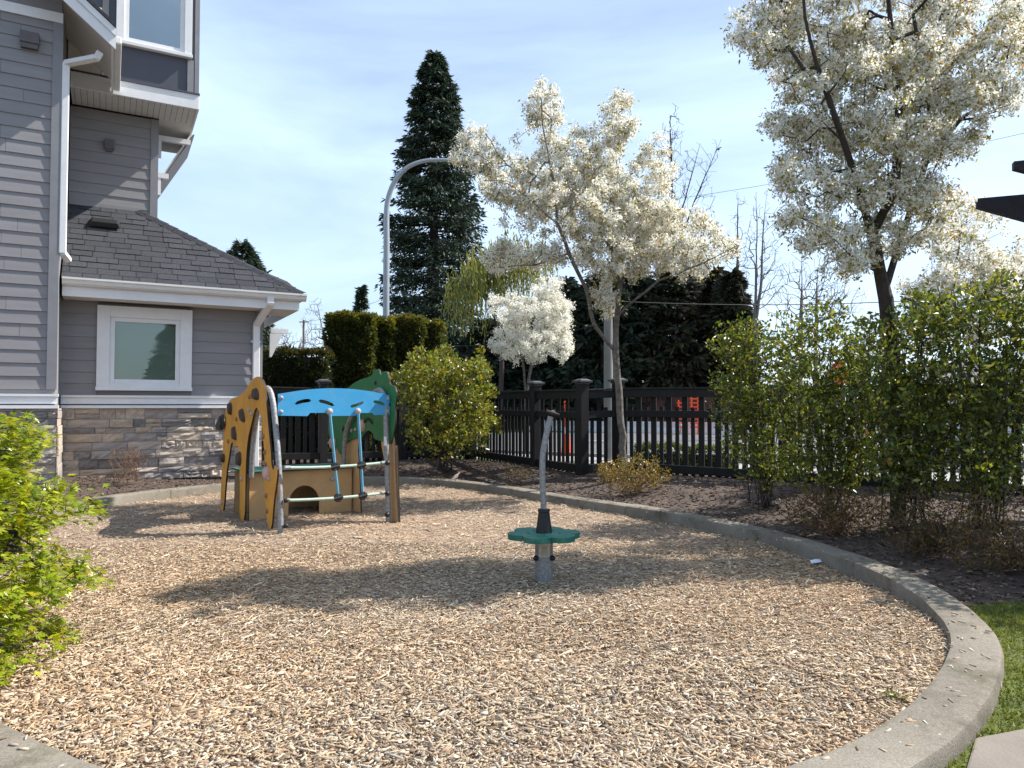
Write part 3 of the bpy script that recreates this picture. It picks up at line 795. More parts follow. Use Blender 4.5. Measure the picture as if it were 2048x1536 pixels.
# projecting upper bay
BX0, BX1, BY = -3.2, -1.10, 0.30
hb('bay_wall', M['panel_dark'], *holed(BX0, BX1 - 0.02, BY + 0.02, BY + 0.6, 7.30, 10.5, -2.38, -1.35, 8.2, 9.8), (BX0, BX1 - 0.02, BY + 0.61, 3.5, 7.30, 10.5))
hb('bay_fascia', M['white'], (BX0, BX1, BY - 0.03, BY + 0.015, 7.17, 7.44), (BX1 - 0.03, BX1 + 0.012, BY - 0.028, 3.2, 7.172, 7.438), bevel=0.003)
hb('bay_drip', M['panel_dark'], (BX0, BX1 + 0.02, BY - 0.05, BY + 0.018, 7.442, 7.475))
sf = hb('bay_soffit', M['soffit'], (BX0, BX1 - 0.032, BY + 0.017, 1.195, 7.19, 7.21), (-1.73, BX1 - 0.032, 1.197, 3.2, 7.19, 7.21))
gx = BX0 + 0.05
while gx < BX1 - 0.1:
    hb('soffit_groove', M['vent'], (gx, gx + 0.006, BY + 0.02, 1.19, 7.187, 7.189), parent=sf); gx += 0.1
hb('batten', M['siding_trim'], (-1.30, -1.19, BY - 0.012, BY + 0.019, 7.48, 8.10)); hb('batten', M['siding_trim'], (BX1 - 0.075, BX1 + 0.005, BY - 0.014, BY + 0.10, 7.48, 10.4))
hb('batten', M['siding_trim'], (-2.72, -2.62, BY - 0.012, BY + 0.019, 7.48, 10.4))
window(-2.50, -1.23, 8.12, 9.9, BY - 0.0, 0.13, M['glass_dark'], blind=False)
# roof edge and brackets behind the bay
MB().hexa([(-1.735, 1.7, 6.05), (-1.70, 1.7, 6.05), (-1.70, 3.3, 6.05), (-1.735, 3.3, 6.05), (-1.11, 1.7, 7.165), (-1.06, 1.7, 7.165), (-1.06, 3.3, 7.165), (-1.11, 3.3, 7.165)]).build('rake_soffit', M['soffit'], house, fixn=True)
MB().hexa([(-1.698, 1.69, 6.05), (-1.675, 1.69, 6.05), (-1.675, 3.31, 6.05), (-1.698, 3.31, 6.05), (-1.058, 1.69, 7.165), (-1.035, 1.69, 7.165), (-1.035, 3.31, 7.165), (-1.058, 3.31, 7.165)]).build('rake_edge', M['vent'], house, fixn=True)
for (xx, zz_) in ((-1.12, 6.90), (-1.52, 6.13)):
    br = MB().box(-1.733, xx, 1.58, 1.68, zz_, zz_ + 0.10)
    br.box(-1.733, -1.66, 1.59, 1.67, zz_ - 0.35, zz_ - 0.002)
    br.build('bracket', M['white'], house)
# porch gable end showing beyond the lower eave
pg = MB().box(0.64, 1.02, 2.2, 2.28, 3.14, 3.24)
pg.hexa([(0.62, 2.2, 2.6), (0.66, 2.2, 2.6), (0.66, 2.28, 2.6), (0.62, 2.28, 2.6), (0.62, 2.2, 3.13), (0.90, 2.2, 3.13), (0.90, 2.28, 3.13), (0.62, 2.28, 3.13)])
pg.build('bracket', M['white'], house, fixn=True)

# gable roof of the near wing
GX, GZ = -2.50, 7.20     # low end of the rake
sl_ = 0.83; ln = 3.6
gx1, gz1 = GX - ln, GZ + ln * sl_
def rake(y0, y1, z0, z1):
    return MB().hexa([(GX, y0, GZ + z0), (GX, y1, GZ + z0), (gx1, y1, gz1 + z0), (gx1, y0, gz1 + z0), (GX, y0, GZ + z1), (GX, y1, GZ + z1), (gx1, y1, gz1 + z1), (gx1, y0, gz1 + z1)])
rake(-1.79, -1.755, -0.10, 0.23).build('barge_board', M['white'], house, fixn=True)
rake(-1.81, -1.792, 0.10, 0.22).build('barge_trim', M['white'], house, fixn=True)
rake(-1.83, 0.27, 0.232, 0.29).build('near_roof', M['shingle'], house, fixn=True)
rake(-1.753, 0.26, 0.16, 0.20).build('rake_soffit', M['soffit'], house, fixn=True)
hb('frieze_board', M['white'], (-9.5, -3.24, -1.235, -1.20, 7.58, 7.74))
hb('eave_fascia', M['white'], (-2.56, -2.53, -1.75, 0.26, 7.13, 7.36))
hb('eave_gutter', M['gutter'], (-2.528, -2.42, -1.74, 0.25, 7.22, 7.34), bevel=0.02)
# ---------------------------------------------------------------- playhouse
PO = Vector((-2.7682, 8.7188, 0.0)); PA = math.atan2(0.59, 0.81)
play = empty('playhouse', PO, PA, 'small play frame with yellow spotted panel, blue arched panel, green leafy panel and rope net', 'play equipment')
X3, Y3, Z3 = Vector((1, 0, 0)), Vector((0, 1, 0)), Vector((0, 0, 1))
def soft(poly, it=1):
    for _ in range(it):
        out = []
        for i in range(len(poly)):
            a, b = poly[i], poly[(i + 1) % len(poly)]
            out += [(a[0] * 0.78 + b[0] * 0.22, a[1] * 0.78 + b[1] * 0.22), (a[0] * 0.22 + b[0] * 0.78, a[1] * 0.22 + b[1] * 0.78)]
        poly = out
    return poly
def panel(name, poly, o, ax, ay, an, th, mat, holes=(), parent=play, it=1):
    mb = MB(); mb.edge = True
    mb.prism(soft(poly, it) if it else poly, o, ax, ay, an, th, holes)
    return mb.build(name, [mat, M['edge']], parent)
yel = [(0.69, 1.88), (0.51, 1.83), (0.43, 1.76), (0.34, 1.54), (0.25, 1.22), (0.15, 0.95), (0.13, 0.8), (0.06, 0.72), (-0.02, 0.80), (-0.10, 0.77), (-0.10, 0.68), (-0.05, 0.55), (0.03, 0.35), (0.09, 0.02),
       (0.23, 0.02), (0.33, 0.30), (0.38, 0.50), (0.385, 0.70), (0.39, 0.88), (0.49, 1.21), (0.59, 1.41), (0.73, 1.49), (0.83, 1.44), (0.96, 1.26), (1.10, 1.08), (1.17, 0.83), (1.19, 0.5), (1.20, -0.03),
       (1.45, -0.03), (1.44, 0.4), (1.50, 0.86), (1.56, 0.96), (1.70, 0.93), (1.82, 1.0), (1.90, 0.97), (1.97, 0.83), (2.11, 0.57), (2.25, -0.03), (2.44, -0.03),
       (2.40, 0.3), (2.36, 0.6), (2.31, 1.02), (2.24, 1.35), (2.13, 1.52), (1.93, 1.60), (1.62, 1.62), (1.33, 1.68), (1.08, 1.78), (0.88, 1.86)]
yp = panel('yellow_panel', yel, (-0.055, 0, 0), Y3, Z3, -X3, 0.022, M['yellow'], it=1)
def knob(parent, c, nrm, r, mat, depth=0.025, name='bolt_cap', n_=10):
    c = Vector(c); nrm = Vector(nrm)
    pts = [c, c + nrm * depth * 0.45, c + nrm * depth * 0.8, c + nrm * depth]
    MB().tube(pts, [r, r * 0.95, r * 0.7, r * 0.25], n_).build(name, mat, parent, smooth=True)
for (b, z) in ((1.02, 1.62), (1.05, 1.45), (0.93, 1.40), (1.62, 1.32), (0.52, 1.33), (0.43, 1.12), (0.36, 0.93), (0.33, 0.78), (2.02, 1.0), (1.36, 0.52), (0.30, 0.40), (0.26, 0.22), (2.33, 0.1), (0.20, 0.62)):
    knob(yp, (-0.078, b, z), (-1, 0, 0), 0.032, M['bolt'] if rnd.random() < 0.6 else M['brown_cap'])
knob(yp, (-0.078, 0.27, 0.68), (-1, 0, 0), 0.085, M['pinkcap'], 0.06, 'nose_button', 16)
def blob(name, outline, o, ax, ay, an, th, mat, parent):
    mb = MB(); o = Vector(o); c = (sum(p[0] for p in outline) / len(outline), sum(p[1] for p in outline) / len(outline))
    ol = soft(outline, 1); m = len(ol)
    vs_ = [o + ax * p[0] + ay * p[1] for p in ol] + [o + ax * (p[0] * .75 + c[0] * .25) + ay * (p[1] * .75 + c[1] * .25) + an * th for p in ol]
    mb.add(vs_, [(i, (i + 1) % m, m + (i + 1) % m, m + i) for i in range(m)] + [tuple(m + i for i in range(m))])
    return mb.build(name, mat, parent, smooth=True, fixn=True)
holds = [[(0.86, 1.58), (0.83, 1.73), (0.72, 1.73), (0.63, 1.66), (0.64, 1.57)], [(1.42, 1.40), (1.40, 1.47), (1.33, 1.46), (1.22, 1.34), (1.24, 1.27), (1.34, 1.30)],
         [(1.98, 1.45), (1.97, 1.56), (1.86, 1.53), (1.86, 1.40), (1.92, 1.36)], [(1.76, 1.22), (1.70, 1.22), (1.62, 1.10), (1.62, 1.02), (1.74, 1.03)],
         [(1.52, 0.88), (1.40, 0.88), (1.37, 0.76), (1.42, 0.68), (1.55, 0.70)], [(2.34, 0.80), (2.24, 0.82), (2.19, 0.76), (2.23, 0.68), (2.33, 0.68)]]
for h in holds: blob('climbing_hold', h, (-0.0772, 0, 0), Y3, Z3, -X3, 0.045, M['hold'], yp)
blob('climbing_hold', [(2.38, 1.28), (2.20, 1.42), (2.16, 1.18), (2.40, 1.12), (2.55, 1.20)], (-0.10, 0, 0), Y3, Z3, -X3, 0.05, M['black_plastic'], yp)

# galvanised hoops
def hoop(x, pts):
    q = catmull([(x, b, z) for b, z in pts], 6)
    return MB().tube(q, 0.035, 12).build('steel_hoop', M['galv'], play, smooth=True)
hoop(0.0, [(0.0, -0.12), (0.0, 0.05), (0.08, 0.75), (0.25, 1.35), (0.36, 1.60), (0.52, 1.72), (0.72, 1.68), (0.95, 1.42), (1.12, 1.0), (1.2, 0.55)])
hoop(1.41, [(-0.02, -0.12), (-0.02, 0.03), (0.03, 0.7), (0.07, 1.30), (0.10, 1.58), (0.24, 1.71), (0.50, 1.66), (1.05, 1.42), (1.30, 1.22), (1.42, 0.95), (1.46, 0.55)])
# green panel
gq = [(0.53, 2.00), (0.40, 2.01), (0.35, 1.91), (0.29, 1.97), (0.17, 1.965), (0.11, 1.90), (0.09, 1.79), (-0.08, 1.76), (-0.13, 1.66), (-0.10, 1.54), (-0.08, 1.48), (-0.10, 1.34), (-0.09, 1.25), (-0.02, 1.10), (0.04, 0.99),
      (0.20, 1.02), (0.55, 1.04), (0.57, 1.12), (0.73, 1.17), (0.88, 1.11), (0.94, 1.04), (1.12, 1.03), (1.25, 1.02), (1.55, 0.95), (1.62, 0.83), (1.74, 0.76), (1.86, 0.88), (2.10, 0.93), (2.20, 1.13), (2.18, 1.32), (2.0, 1.5), (1.52, 1.75), (1.10, 1.87), (0.63, 1.92), (0.57, 1.98)]
gpn = panel('green_panel', gq, (1.465, 0, 0), Y3, Z3, X3, 0.022, M['green'], it=1)
for (b, z) in ((0.50, 1.82), (0.06, 1.52), (1.45, 1.12), (1.30, 1.14), (1.16, 1.16), (0.16, 1.52)):
    knob(gpn, (1.464, b, z), (-1, 0, 0), 0.03, M['bolt'] if b > 0.6 else M['edge'], 0.02)
knob(gpn, (1.464, 0.92, 1.22), (-1, 0, 0), 0.09, M['pinkcap'], 0.06, 'nose_button', 16)
knob(gpn, (1.464, 1.98, 0.93), (-1, 0, 0), 0.09, M['pinkcap'], 0.06, 'nose_button', 16)
MB().tube(catmull([(1.462, 0.85, 1.27, ), (1.462, 0.78, 1.31), (1.462, 0.68, 1.31), (1.462, 0.58, 1.26)], 4), [0.012] + [0.024] * 11 + [0.012], 6).build('eyelid', M['edge'], gpn)
MB().tube(catmull([(1.462, 1.62, 1.13), (1.462, 1.58, 1.19), (1.462, 1.54, 1.13)], 4), 0.014, 6).build('eyelid', M['edge'], gpn)
# beige legs of the green side
panel('trunk_leg', [(-0.14, -0.03), (0.06, -0.03), (0.16, 0.55), (0.36, 0.95), (0.38, 1.06), (0.02, 1.10), (-0.03, 0.9), (-0.07, 0.5)], (1.49, 0, 0), Y3, Z3, X3, 0.022, M['beige'], it=0)
panel('trunk_leg', [(-0.10, -0.03), (0.02, -0.03), (0.05, 0.95), (-0.02, 0.98)], (1.525, 0, 0), Y3, Z3, X3, 0.020, M['beige'], it=0)
panel('trunk_leg', [(1.02, -0.03), (1.95, -0.03), (1.98, 0.62), (1.95, 0.95), (1.62, 0.98), (1.36, 1.10), (1.30, 1.18), (1.24, 1.08), (1.10, 1.06), (1.13, 0.85), (1.08, 0.6)], (1.49, 0, 0), Y3, Z3, X3, 0.022, M['beige'], it=0)
# blue arched panel with four smile slots
def slot(x, z, w, h, ang, bow):
    out = []
    for i in range(9):
        t = -1 + 2 * i / 8; out.append((x + t * w, z + bow * (1 - t * t) + ang * t + h * math.sqrt(max(0, 1 - t ** 6)) ))
    for i in range(9):
        t = 1 - 2 * i / 8; out.append((x + t * w, z + bow * (1 - t * t) + ang * t - h * math.sqrt(max(0, 1 - t ** 6)) ))
    # drop doubled end points
    res = []
    for p in out:
        if not res or (abs(p[0] - res[-1][0]) + abs(p[1] - res[-1][1])) > 1e-4: res.append(p)
    if abs(res[0][0] - res[-1][0]) + abs(res[0][1] - res[-1][1]) < 1e-4: res.pop()
    return res[::-1]
blue = [(-0.03, 1.385), (0.34, 1.375), (0.37, 1.415), (0.60, 1.415), (0.645, 1.375), (1.02, 1.375), (1.05, 1.41), (1.20, 1.41), (1.235, 1.38), (1.46, 1.385), (1.46, 1.64)]
for i in range(1, 12):
    t = i / 12; blue.append((1.46 - 1.49 * t, 1.64 + 0.085 * 4 * t * (1 - t)))
blue.append((-0.03, 1.645))
slots = [slot(0.28, 1.545, 0.105, 0.022, 0.022, 0.014), slot(0.58, 1.535, 0.105, 0.022, -0.030, 0.010), slot(0.99, 1.525, 0.095, 0.020, 0.030, -0.012), slot(1.30, 1.535, 0.085, 0.020, -0.022, 0.010)]
bp_ = panel('blue_panel', blue, (0, 0.05, 0), X3, Z3, Y3, 0.020, M['blue'], holes=slots, it=0)
for (x, z) in ((0.62, 1.43), (1.0, 1.43)): knob(bp_, (x, 0.049, z), (0, -1, 0), 0.045, M['bolt'], 0.035)
for (x, z) in ((0.01, 1.60), (0.01, 1.43), (1.43, 1.60), (1.43, 1.43)): knob(bp_, (x, 0.049, z), (0, -1, 0), 0.026, M['bolt'], 0.02)
# bench: green seat, beige front with arch
bench_f = [(0.0, -0.03)] + [(0.53, -0.03), (0.53, 0.10)] + [(0.75 + 0.22 * math.cos(math.pi * (1 - t / 10)), 0.14 + 0.25 * math.sin(math.pi * t / 10)) for t in range(11)] + [(0.97, 0.10), (0.97, -0.03), (1.46, -0.03), (1.46, 0.60), (0.0, 0.60)]
panel('bench_front', bench_f, (0, 1.27, 0), X3, Z3, Y3, 0.022, M['beige'], it=0)
knob(play, (1.16, 1.268, 0.46), (0, -1, 0), 0.035, M['bolt'], 0.03)
panel('bench_seat', [(-0.03, 1.20), (1.46, 1.20), (1.46, 2.02), (-0.03, 2.02)], (0, 0, 0.602), X3, Y3, Z3, 0.022, M['teal'], it=0)
panel('bench_back', [(0.0, -0.03), (1.46, -0.03), (1.46, 0.58), (0.0, 0.58)], (0, 1.96, 0), X3, Z3, Y3, 0.022, M['beige'], it=0)
# dark brown upright behind the doorway
MB().box(0.02, 0.05, 1.21, 1.62, 0.63, 1.50).build('door_jamb', M['edge'], play)
# rope net with knots
def sag(a, b, s, k=8):
    a, b = Vector(a), Vector(b)
    return [a.lerp(b, i / k) - Z3 * (s * 4 * (i / k) * (1 - i / k)) for i in range(k + 1)]
ropes = []
for z0, z1 in ((0.76, 0.76), (0.37, 0.365)):
    MB().tube(sag((0.04, -0.02, z0), (1.38, 0.0, z1), 0.02), 0.018, 8).build('rope', M['rope_green'], play, smooth=True)
    for x in (0.035, 1.375):
        MB().tube([(x, -0.015, z0), (x + (0.07 if x < 1 else -0.07), -0.015, z0 - 0.002)], 0.024, 8).build('rope_ferrule', M['galv'], play, smooth=True)
for (xa, xb) in ((0.62, 0.72), (1.0, 1.05)):
    MB().tube(sag((xa, 0.03, 1.40), (xa * 0.45 + xb * 0.55, -0.01, 0.75), 0, 3) + sag((xa * 0.4 + xb * 0.6, -0.01, 0.70), (xb, -0.01, 0.37), 0, 3), 0.019, 8).build('rope', M['rope_blue'], play, smooth=True)
    for (x, z) in ((xa * 0.44 + xb * 0.56, 0.742), (xb, 0.352)):
        mb = MB()
        ring = [(x + 0.04 * math.cos(t), -0.012 + 0.0 * t, z + 0.04 * math.sin(t)) for t in [2 * math.pi * i / 10 for i in range(11)]]
        mb.tube(ring, 0.020, 7); mb.tube([(x - 0.055, -0.015, z - 0.01), (x + 0.055, -0.015, z + 0.01)], 0.026, 8)
        mb.build('rope_knot', M['black_plastic'], play, smooth=True)
for z in (0.76, 0.365, 0.09):
    knob(play, (1.375, -0.06, z), (-0.6, -0.8, 0), 0.035, M['black_plastic'], 0.05)
for z in (0.37, 0.07): knob(play, (0.035, -0.035, z), (0.7, -0.7, 0), 0.03, M['black_plastic'], 0.05)
MB().box(1.372, 1.376, -0.02, 0.05, 0.98, 1.10).build('sticker', M['reflect'], play)

# ---------------------------------------------------------------- spinner
SP = gp(1088, 1166)
spin = empty('flower_spinner', (SP.x, SP.y, 0), 0.0, 'standing spinner with green flower platform on a steel post', 'play equipment')
MB().tube([(0, 0, -0.1), (0, 0, 0.33)], 0.076, 28).build('post', M['galv'], spin, smooth=True)
MB().tube([(0, 0, 0.33), (0, 0, 0.375)], 0.078, 24).build('collar', M['plate'], spin, smooth=True)
fl = []
for i in range(120):
    t = 2 * math.pi * i / 120
    r = 0.228 + 0.084 * (abs(math.sin(3 * (t + 0.30))) ** 0.6)
    fl.append((r * math.cos(t), r * math.sin(t)))
holes = []
for a in (0.32, 0.32 + 2 * math.pi / 5 * 1, 0.32 + 2 * math.pi / 5 * 2, 0.32 + 2 * math.pi / 5 * 3, 0.32 + 2 * math.pi / 5 * 4):
    holes.append([(0.14 * math.cos(a + 0.6) + 0.018 * math.cos(t), 0.14 * math.sin(a + 0.6) + 0.018 * math.sin(t)) for t in [-2 * math.pi * k / 10 for k in range(10)]])
mb = MB(); mb.prism(fl, (0, 0, 0.382), X3, Y3, Z3, 0.045, holes); mb.build('platform', M['teal'], spin, bevel=0.008)
MB().tube([(0, 0, 0.428), (0, 0, 0.44), (0, 0, 0.60), (0, 0, 0.605), (0, 0, 0.625), (0, 0, 0.628)], [0.070, 0.068, 0.047, 0.052, 0.050, 0.03], 24).build('cone_collar', M['black_plastic'], spin, smooth=True)
S_ = SP.y / FPX
def sp(px, py): return ((px - 1088) * S_, 0.0, (1166 - py) * S_)
pole = catmull([sp(1088, 1040), sp(1086, 980), sp(1085, 935), sp(1087, 905), sp(1094, 868), sp(1102, 836)], 6)
MB().tube(pole, 0.0255, 16).build('bent_pole', M['galv'], spin, smooth=True)
c = Vector(sp(1106, 829)); ax = Vector((0.95, 0.05, -0.30)).normalized(); up = Vector((0.30, -0.12, 0.95)).normalized(); up = (up - ax * up.dot(ax)).normalized()
mb = MB(); mb.edge = True; ay = up.cross(ax)
mb.prism([(0.058 * math.cos(t) * 1.05, 0.045 * math.sin(t)) for t in [2 * math.pi * k / 20 for k in range(20)]], c - up * 0.009, ax, ay, up, 0.018)
hp_ = mb.build('hand_plate', [M['brown_cap'], M['edge']], spin)
knob(hp_, c + up * 0.0092, up, 0.020, M['bolt'], 0.018)
for (x, z) in ((-0.06, 0.365), (0.06, 0.365), (-0.066, 0.22), (0.066, 0.22)):
    knob(spin, (x, -0.045, z), Vector((x * 6, -0.6, 0)).normalized(), 0.024, M['black_plastic'], 0.032, 'knob')
mb = MB(); st = []
for i in range(7):
    a = -math.pi / 2 - 0.62 + 1.24 * i / 6; st.append((0.0785 * math.cos(a), 0.0785 * math.sin(a)))
vs_ = [(x, y, 0.235) for x, y in st] + [(x, y, 0.333) for x, y in st]
mb.add(vs_, [(i, i + 1, 8 + i, 7 + i) for i in range(6)])
pl_ = mb.build('sticker', M['plate'], spin)
mb = MB(); z = 0.322
rr = random.Random(4)
while z > 0.245:
    wl = rr.uniform(0.3, 0.5); seg = [(-wl + 2 * wl * i / 4) for i in range(5)]
    q = [(0.0792 * math.cos(-math.pi / 2 + a), 0.0792 * math.sin(-math.pi / 2 + a)) for a in seg]
    mb.add([(x, y, z - 0.002) for x, y in q] + [(x, y, z + 0.001) for x, y in q], [(i, i + 1, 6 + i, 5 + i) for i in range(4)])
    z -= 0.0075
mb.build('print', M['ink'], pl_)

# ---------------------------------------------------------------- fence
def fence_run(a, b, label, posts, z0a, z0b, step=0.30, end_cap=True):
    a, b = Vector((*a, 0)), Vector((*b, 0)); d = b - a; L_ = d.length; ang = math.atan2(d.y, d.x)
    o = empty('picket_fence', (a.x, a.y, 0), ang, label, 'fence', 'black picket fence runs')
    za = lambda t: z0a + (z0b - z0a) * t / L_
    for t in posts:
        t *= L_; zb = za(t)
        po = MB().box(t - 0.085, t + 0.085, -0.085, 0.085, zb - 0.25, zb + 1.72).build('post', M['fence'], o, bevel=0.006)
        cp = MB().box(t - 0.10, t + 0.10, -0.10, 0.10, zb + 1.722, zb + 1.755).box(t - 0.135, t + 0.135, -0.135, 0.135, zb + 1.757, zb + 1.795)
        cp.hexa([(t - 0.115, -0.115, zb + 1.797), (t + 0.115, -0.115, zb + 1.797), (t + 0.115, 0.115, zb + 1.797), (t - 0.115, 0.115, zb + 1.797), (t - 0.06, -0.06, zb + 1.825), (t + 0.06, -0.06, zb + 1.825), (t + 0.06, 0.06, zb + 1.825), (t - 0.06, 0.06, zb + 1.825)])
        cp.build('post_cap', M['fence_cap'], po, bevel=0.004)
    def rail(h0, h1, y0, y1):
        MB().hexa([(0, y0, za(0) + h0), (L_, y0, za(L_) + h0), (L_, y1, za(L_) + h0), (0, y1, za(0) + h0), (0, y0, za(0) + h1), (L_, y0, za(L_) + h1), (L_, y1, za(L_) + h1), (0, y1, za(0) + h1)]).build('rail', M['fence'], o, bevel=0.004)
    rail(1.46, 1.60, -0.045, 0.045); rail(1.605, 1.635, -0.075, 0.075); rail(1.10, 1.225, -0.047, 0.047); rail(0.12, 0.26, -0.046, 0.046)
    # pickets: wide ones to the top rail, narrow ones stopping short between them
    r = random.Random(int(L_ * 100))
    n_ = int(L_ / (step / 2)); wide = narrow = None
    for i in range(n_ + 1):
        t = 0.10 + i * step / 2
        if t > L_ - 0.05: break
        if any(abs(t - q * L_) < 0.11 for q in posts): continue
        if i % 2 == 0:
            if not wide:
                wide = MB().box(-0.052, 0.052, 0.049, 0.073, 0.015, 1.50).build('picket', M['fence'], o); pk = wide
            else:
                pk = wide.copy(); COL.objects.link(pk); pk.parent = o
        else:
            if not narrow:
                nb = MB().box(-0.035, 0.035, 0.05, 0.072, 0.02, 1.29)
                narrow = nb.build('picket', M['fence'], o); pk = narrow
            else:
                pk = narrow.copy(); COL.objects.link(pk); pk.parent = o
        pk.location = (t, r.uniform(-0.002, 0.002), za(t) + r.uniform(-0.006, 0.006)); pk.rotation_euler = (0, r.uniform(-0.004, 0.004), 0)
    return o
FB = (1.28, 13.2); FC = (1.98, 13.55); FCN = (-0.95, 17.2); FE = (3.74, 11.9); FD = (7.9, 9.1)
fence_run(FCN, FB, 'black picket fence run behind the leafy round shrub, ending at the corner post', [0.0, 0.64, 1.0], 0.20, 0.17)
fence_run(FB, FC, 'short black picket fence return beside the blossom tree trunk', [1.0], 0.17, 0.20)
fence_run(FC, FD, 'long black picket fence run behind the right-hand shrubs', [0.42, 0.80], 0.20, 0.16)
fence_run((-5.35, 14.75), FCN, 'black picket fence run behind the playhouse', [0.30, 0.65], 0.27, 0.20)
# ---------------------------------------------------------------- plants: wood grown to targets, then leaves and petals on it
def grow(limbs, targets, step=0.22, jit=0.05, seed=1, up=0.0):
    """limbs: polylines from the base; each target is joined to the nearest wood by a bent twig. returns nodes, parent"""
    r = np.random.default_rng(seed)
    P = [np.array(limbs[0][0], float)]; par = [-1]
    for li, lb in enumerate(limbs):
        pts = [np.array(q, float) for q in lb]
        if li == 0: cur = 0; pts = pts[1:]
        else:
            A_ = np.array(P); cur = int(np.argmin(np.linalg.norm(A_ - pts[0], axis=1)))
        for q in pts:
            a = P[cur].copy(); d = q - a; L_ = np.linalg.norm(d); k = max(1, int(L_ / step))
            for i in range(1, k + 1):
                P.append(a + d * i / k + (r.normal(0, jit * 0.2, 3) if i < k else 0)); par.append(cur); cur = len(P) - 1
    cap = len(P) + len(targets) * 14
    A_ = np.zeros((cap, 3)); A_[:len(P)] = P; par = list(par); n_ = len(P)
    T = np.array(targets)
    if len(T):
        base = A_[:n_]
        dmin = np.min(np.linalg.norm(T[:, None, :] - base[None], axis=2), axis=1) if len(T) * n_ < 4e6 else np.linalg.norm(T - base[-1], axis=1)
        for q in T[np.argsort(dmin)]:
            dv = q - A_[:n_]; dist = np.linalg.norm(dv, axis=1)
            cost = dist - up * dv[:, 2] + r.uniform(0, 0.04, n_)
            cur = int(np.argmin(cost)); a = A_[cur].copy(); d = q - a; L_ = np.linalg.norm(d)
            k = min(12, max(1, int(L_ / step)))
            bend = r.normal(0, 0.10, 3) * L_; bend[2] += 0.10 * L_
            for i in range(1, k + 1):
                t = i / k
                if n_ >= cap: break
                A_[n_] = a + d * t + bend * (t * (1 - t)) * 1.5 + (r.normal(0, jit, 3) if i < k else 0); par.append(cur); cur = n_; n_ += 1
    return A_[:n_], np.array(par[:n_])
def radii(P, par, r_tip, r_base):
    n_ = len(P); cnt = np.zeros(n_); kids = np.bincount(par[par >= 0], minlength=n_)
    cnt[kids == 0] = 1
    for i in range(n_ - 1, 0, -1): cnt[par[i]] += cnt[i]
    e = math.log(r_base / r_tip) / math.log(max(2, cnt[0]))
    return r_tip * np.maximum(cnt, 1) ** e, kids
def wood(name, P, par, R_, mat, parent, sides=6, kind=None):
    idx = np.where(par >= 0)[0]; a = P[par[idx]]; b = P[idx]; d = norm(b - a)
    ref = np.tile(np.array([[0.31, 0.72, 0.62]]), (len(idx), 1)); u = norm(np.cross(d, ref)); v = np.cross(d, u)
    ra = np.minimum(R_[par[idx]], R_[idx] * 1.35)[:, None]; rb = R_[idx][:, None]
    th = np.arange(sides) * 2 * np.pi / sides
    V = np.empty((len(idx), 2, sides, 3))
    for k in range(sides):
        o_ = u * math.cos(th[k]) + v * math.sin(th[k])
        V[:, 0, k] = a - d * ra * 0.3 + o_ * ra; V[:, 1, k] = b + d * rb * 0.3 + o_ * rb
    F0 = np.array([[k, (k + 1) % sides, sides + (k + 1) % sides, sides + k] for k in range(sides)])
    Fq = (F0[None] + (np.arange(len(idx)) * 2 * sides)[:, None, None]).reshape(-1, 4)
    return np_mesh(name, V.reshape(-1, 3), Fq, mat, parent, smooth=True, kind=kind)
def rdir(n_, r=RNG): return norm(r.normal(size=(n_, 3)))
def kites(name, C, D, Lr, Wr, cols, mat, parent, fold=0.25, kind=None):
    """leaf-shaped faces: base C, direction D, length, width; a shallow fold along the middle (two quads)"""
    n_ = len(C); D = norm(D); s = norm(np.cross(D, rdir(n_))); u = np.cross(D, s)
    L_, W_ = Lr[:, None], Wr[:, None] / 2
    V = np.empty((n_, 4, 3))
    V[:, 0] = C; V[:, 1] = C + D * L_ * 0.45 + s * W_ + u * W_ * fold; V[:, 2] = C + D * L_; V[:, 3] = C + D * L_ * 0.45 - s * W_ + u * W_ * fold
    Fq = (np.array([[0, 1, 2], [0, 2, 3]])[None] + (np.arange(n_) * 4)[:, None, None]).reshape(-1, 3)
    return np_mesh(name, V.reshape(-1, 3), Fq, mat, parent, cols=np.repeat(cols, 4, 0), kind=kind)
def tintv(base, n_, lo=0.7, hi=1.3, hue=0.08):
    base = np.array(base); c = base[RNG.integers(0, len(base), n_)] if base.ndim == 2 else np.tile(base, (n_, 1))
    return np.clip(c * RNG.uniform(lo, hi, (n_, 1)) * (1 + RNG.normal(0, hue, (n_, 3))), 0.002, 0.9)
def blobs_px(blobs, n_, Y0, rz_, r=RNG):
    """points in a crown given as ellipses seen from the front, each with real depth"""
    ar = np.array([b[2] * b[3] * (b[4] if len(b) > 4 else 1) for b in blobs], float); k = r.choice(len(blobs), n_, p=ar / ar.sum()); out = []
    for i in k:
        cx, cy, rx, ry = blobs[i][:4]
        v = norm(r.normal(size=3)) * r.uniform() ** 0.36
        Y = Y0 + v[1] * min(rz_, max(0.35, rx / FPX * Y0 * 1.15)) + r.normal(0, 0.15)
        out.append(tuple(at(cx + v[0] * rx, cy + v[2] * ry, Y)))
    return np.array(out)

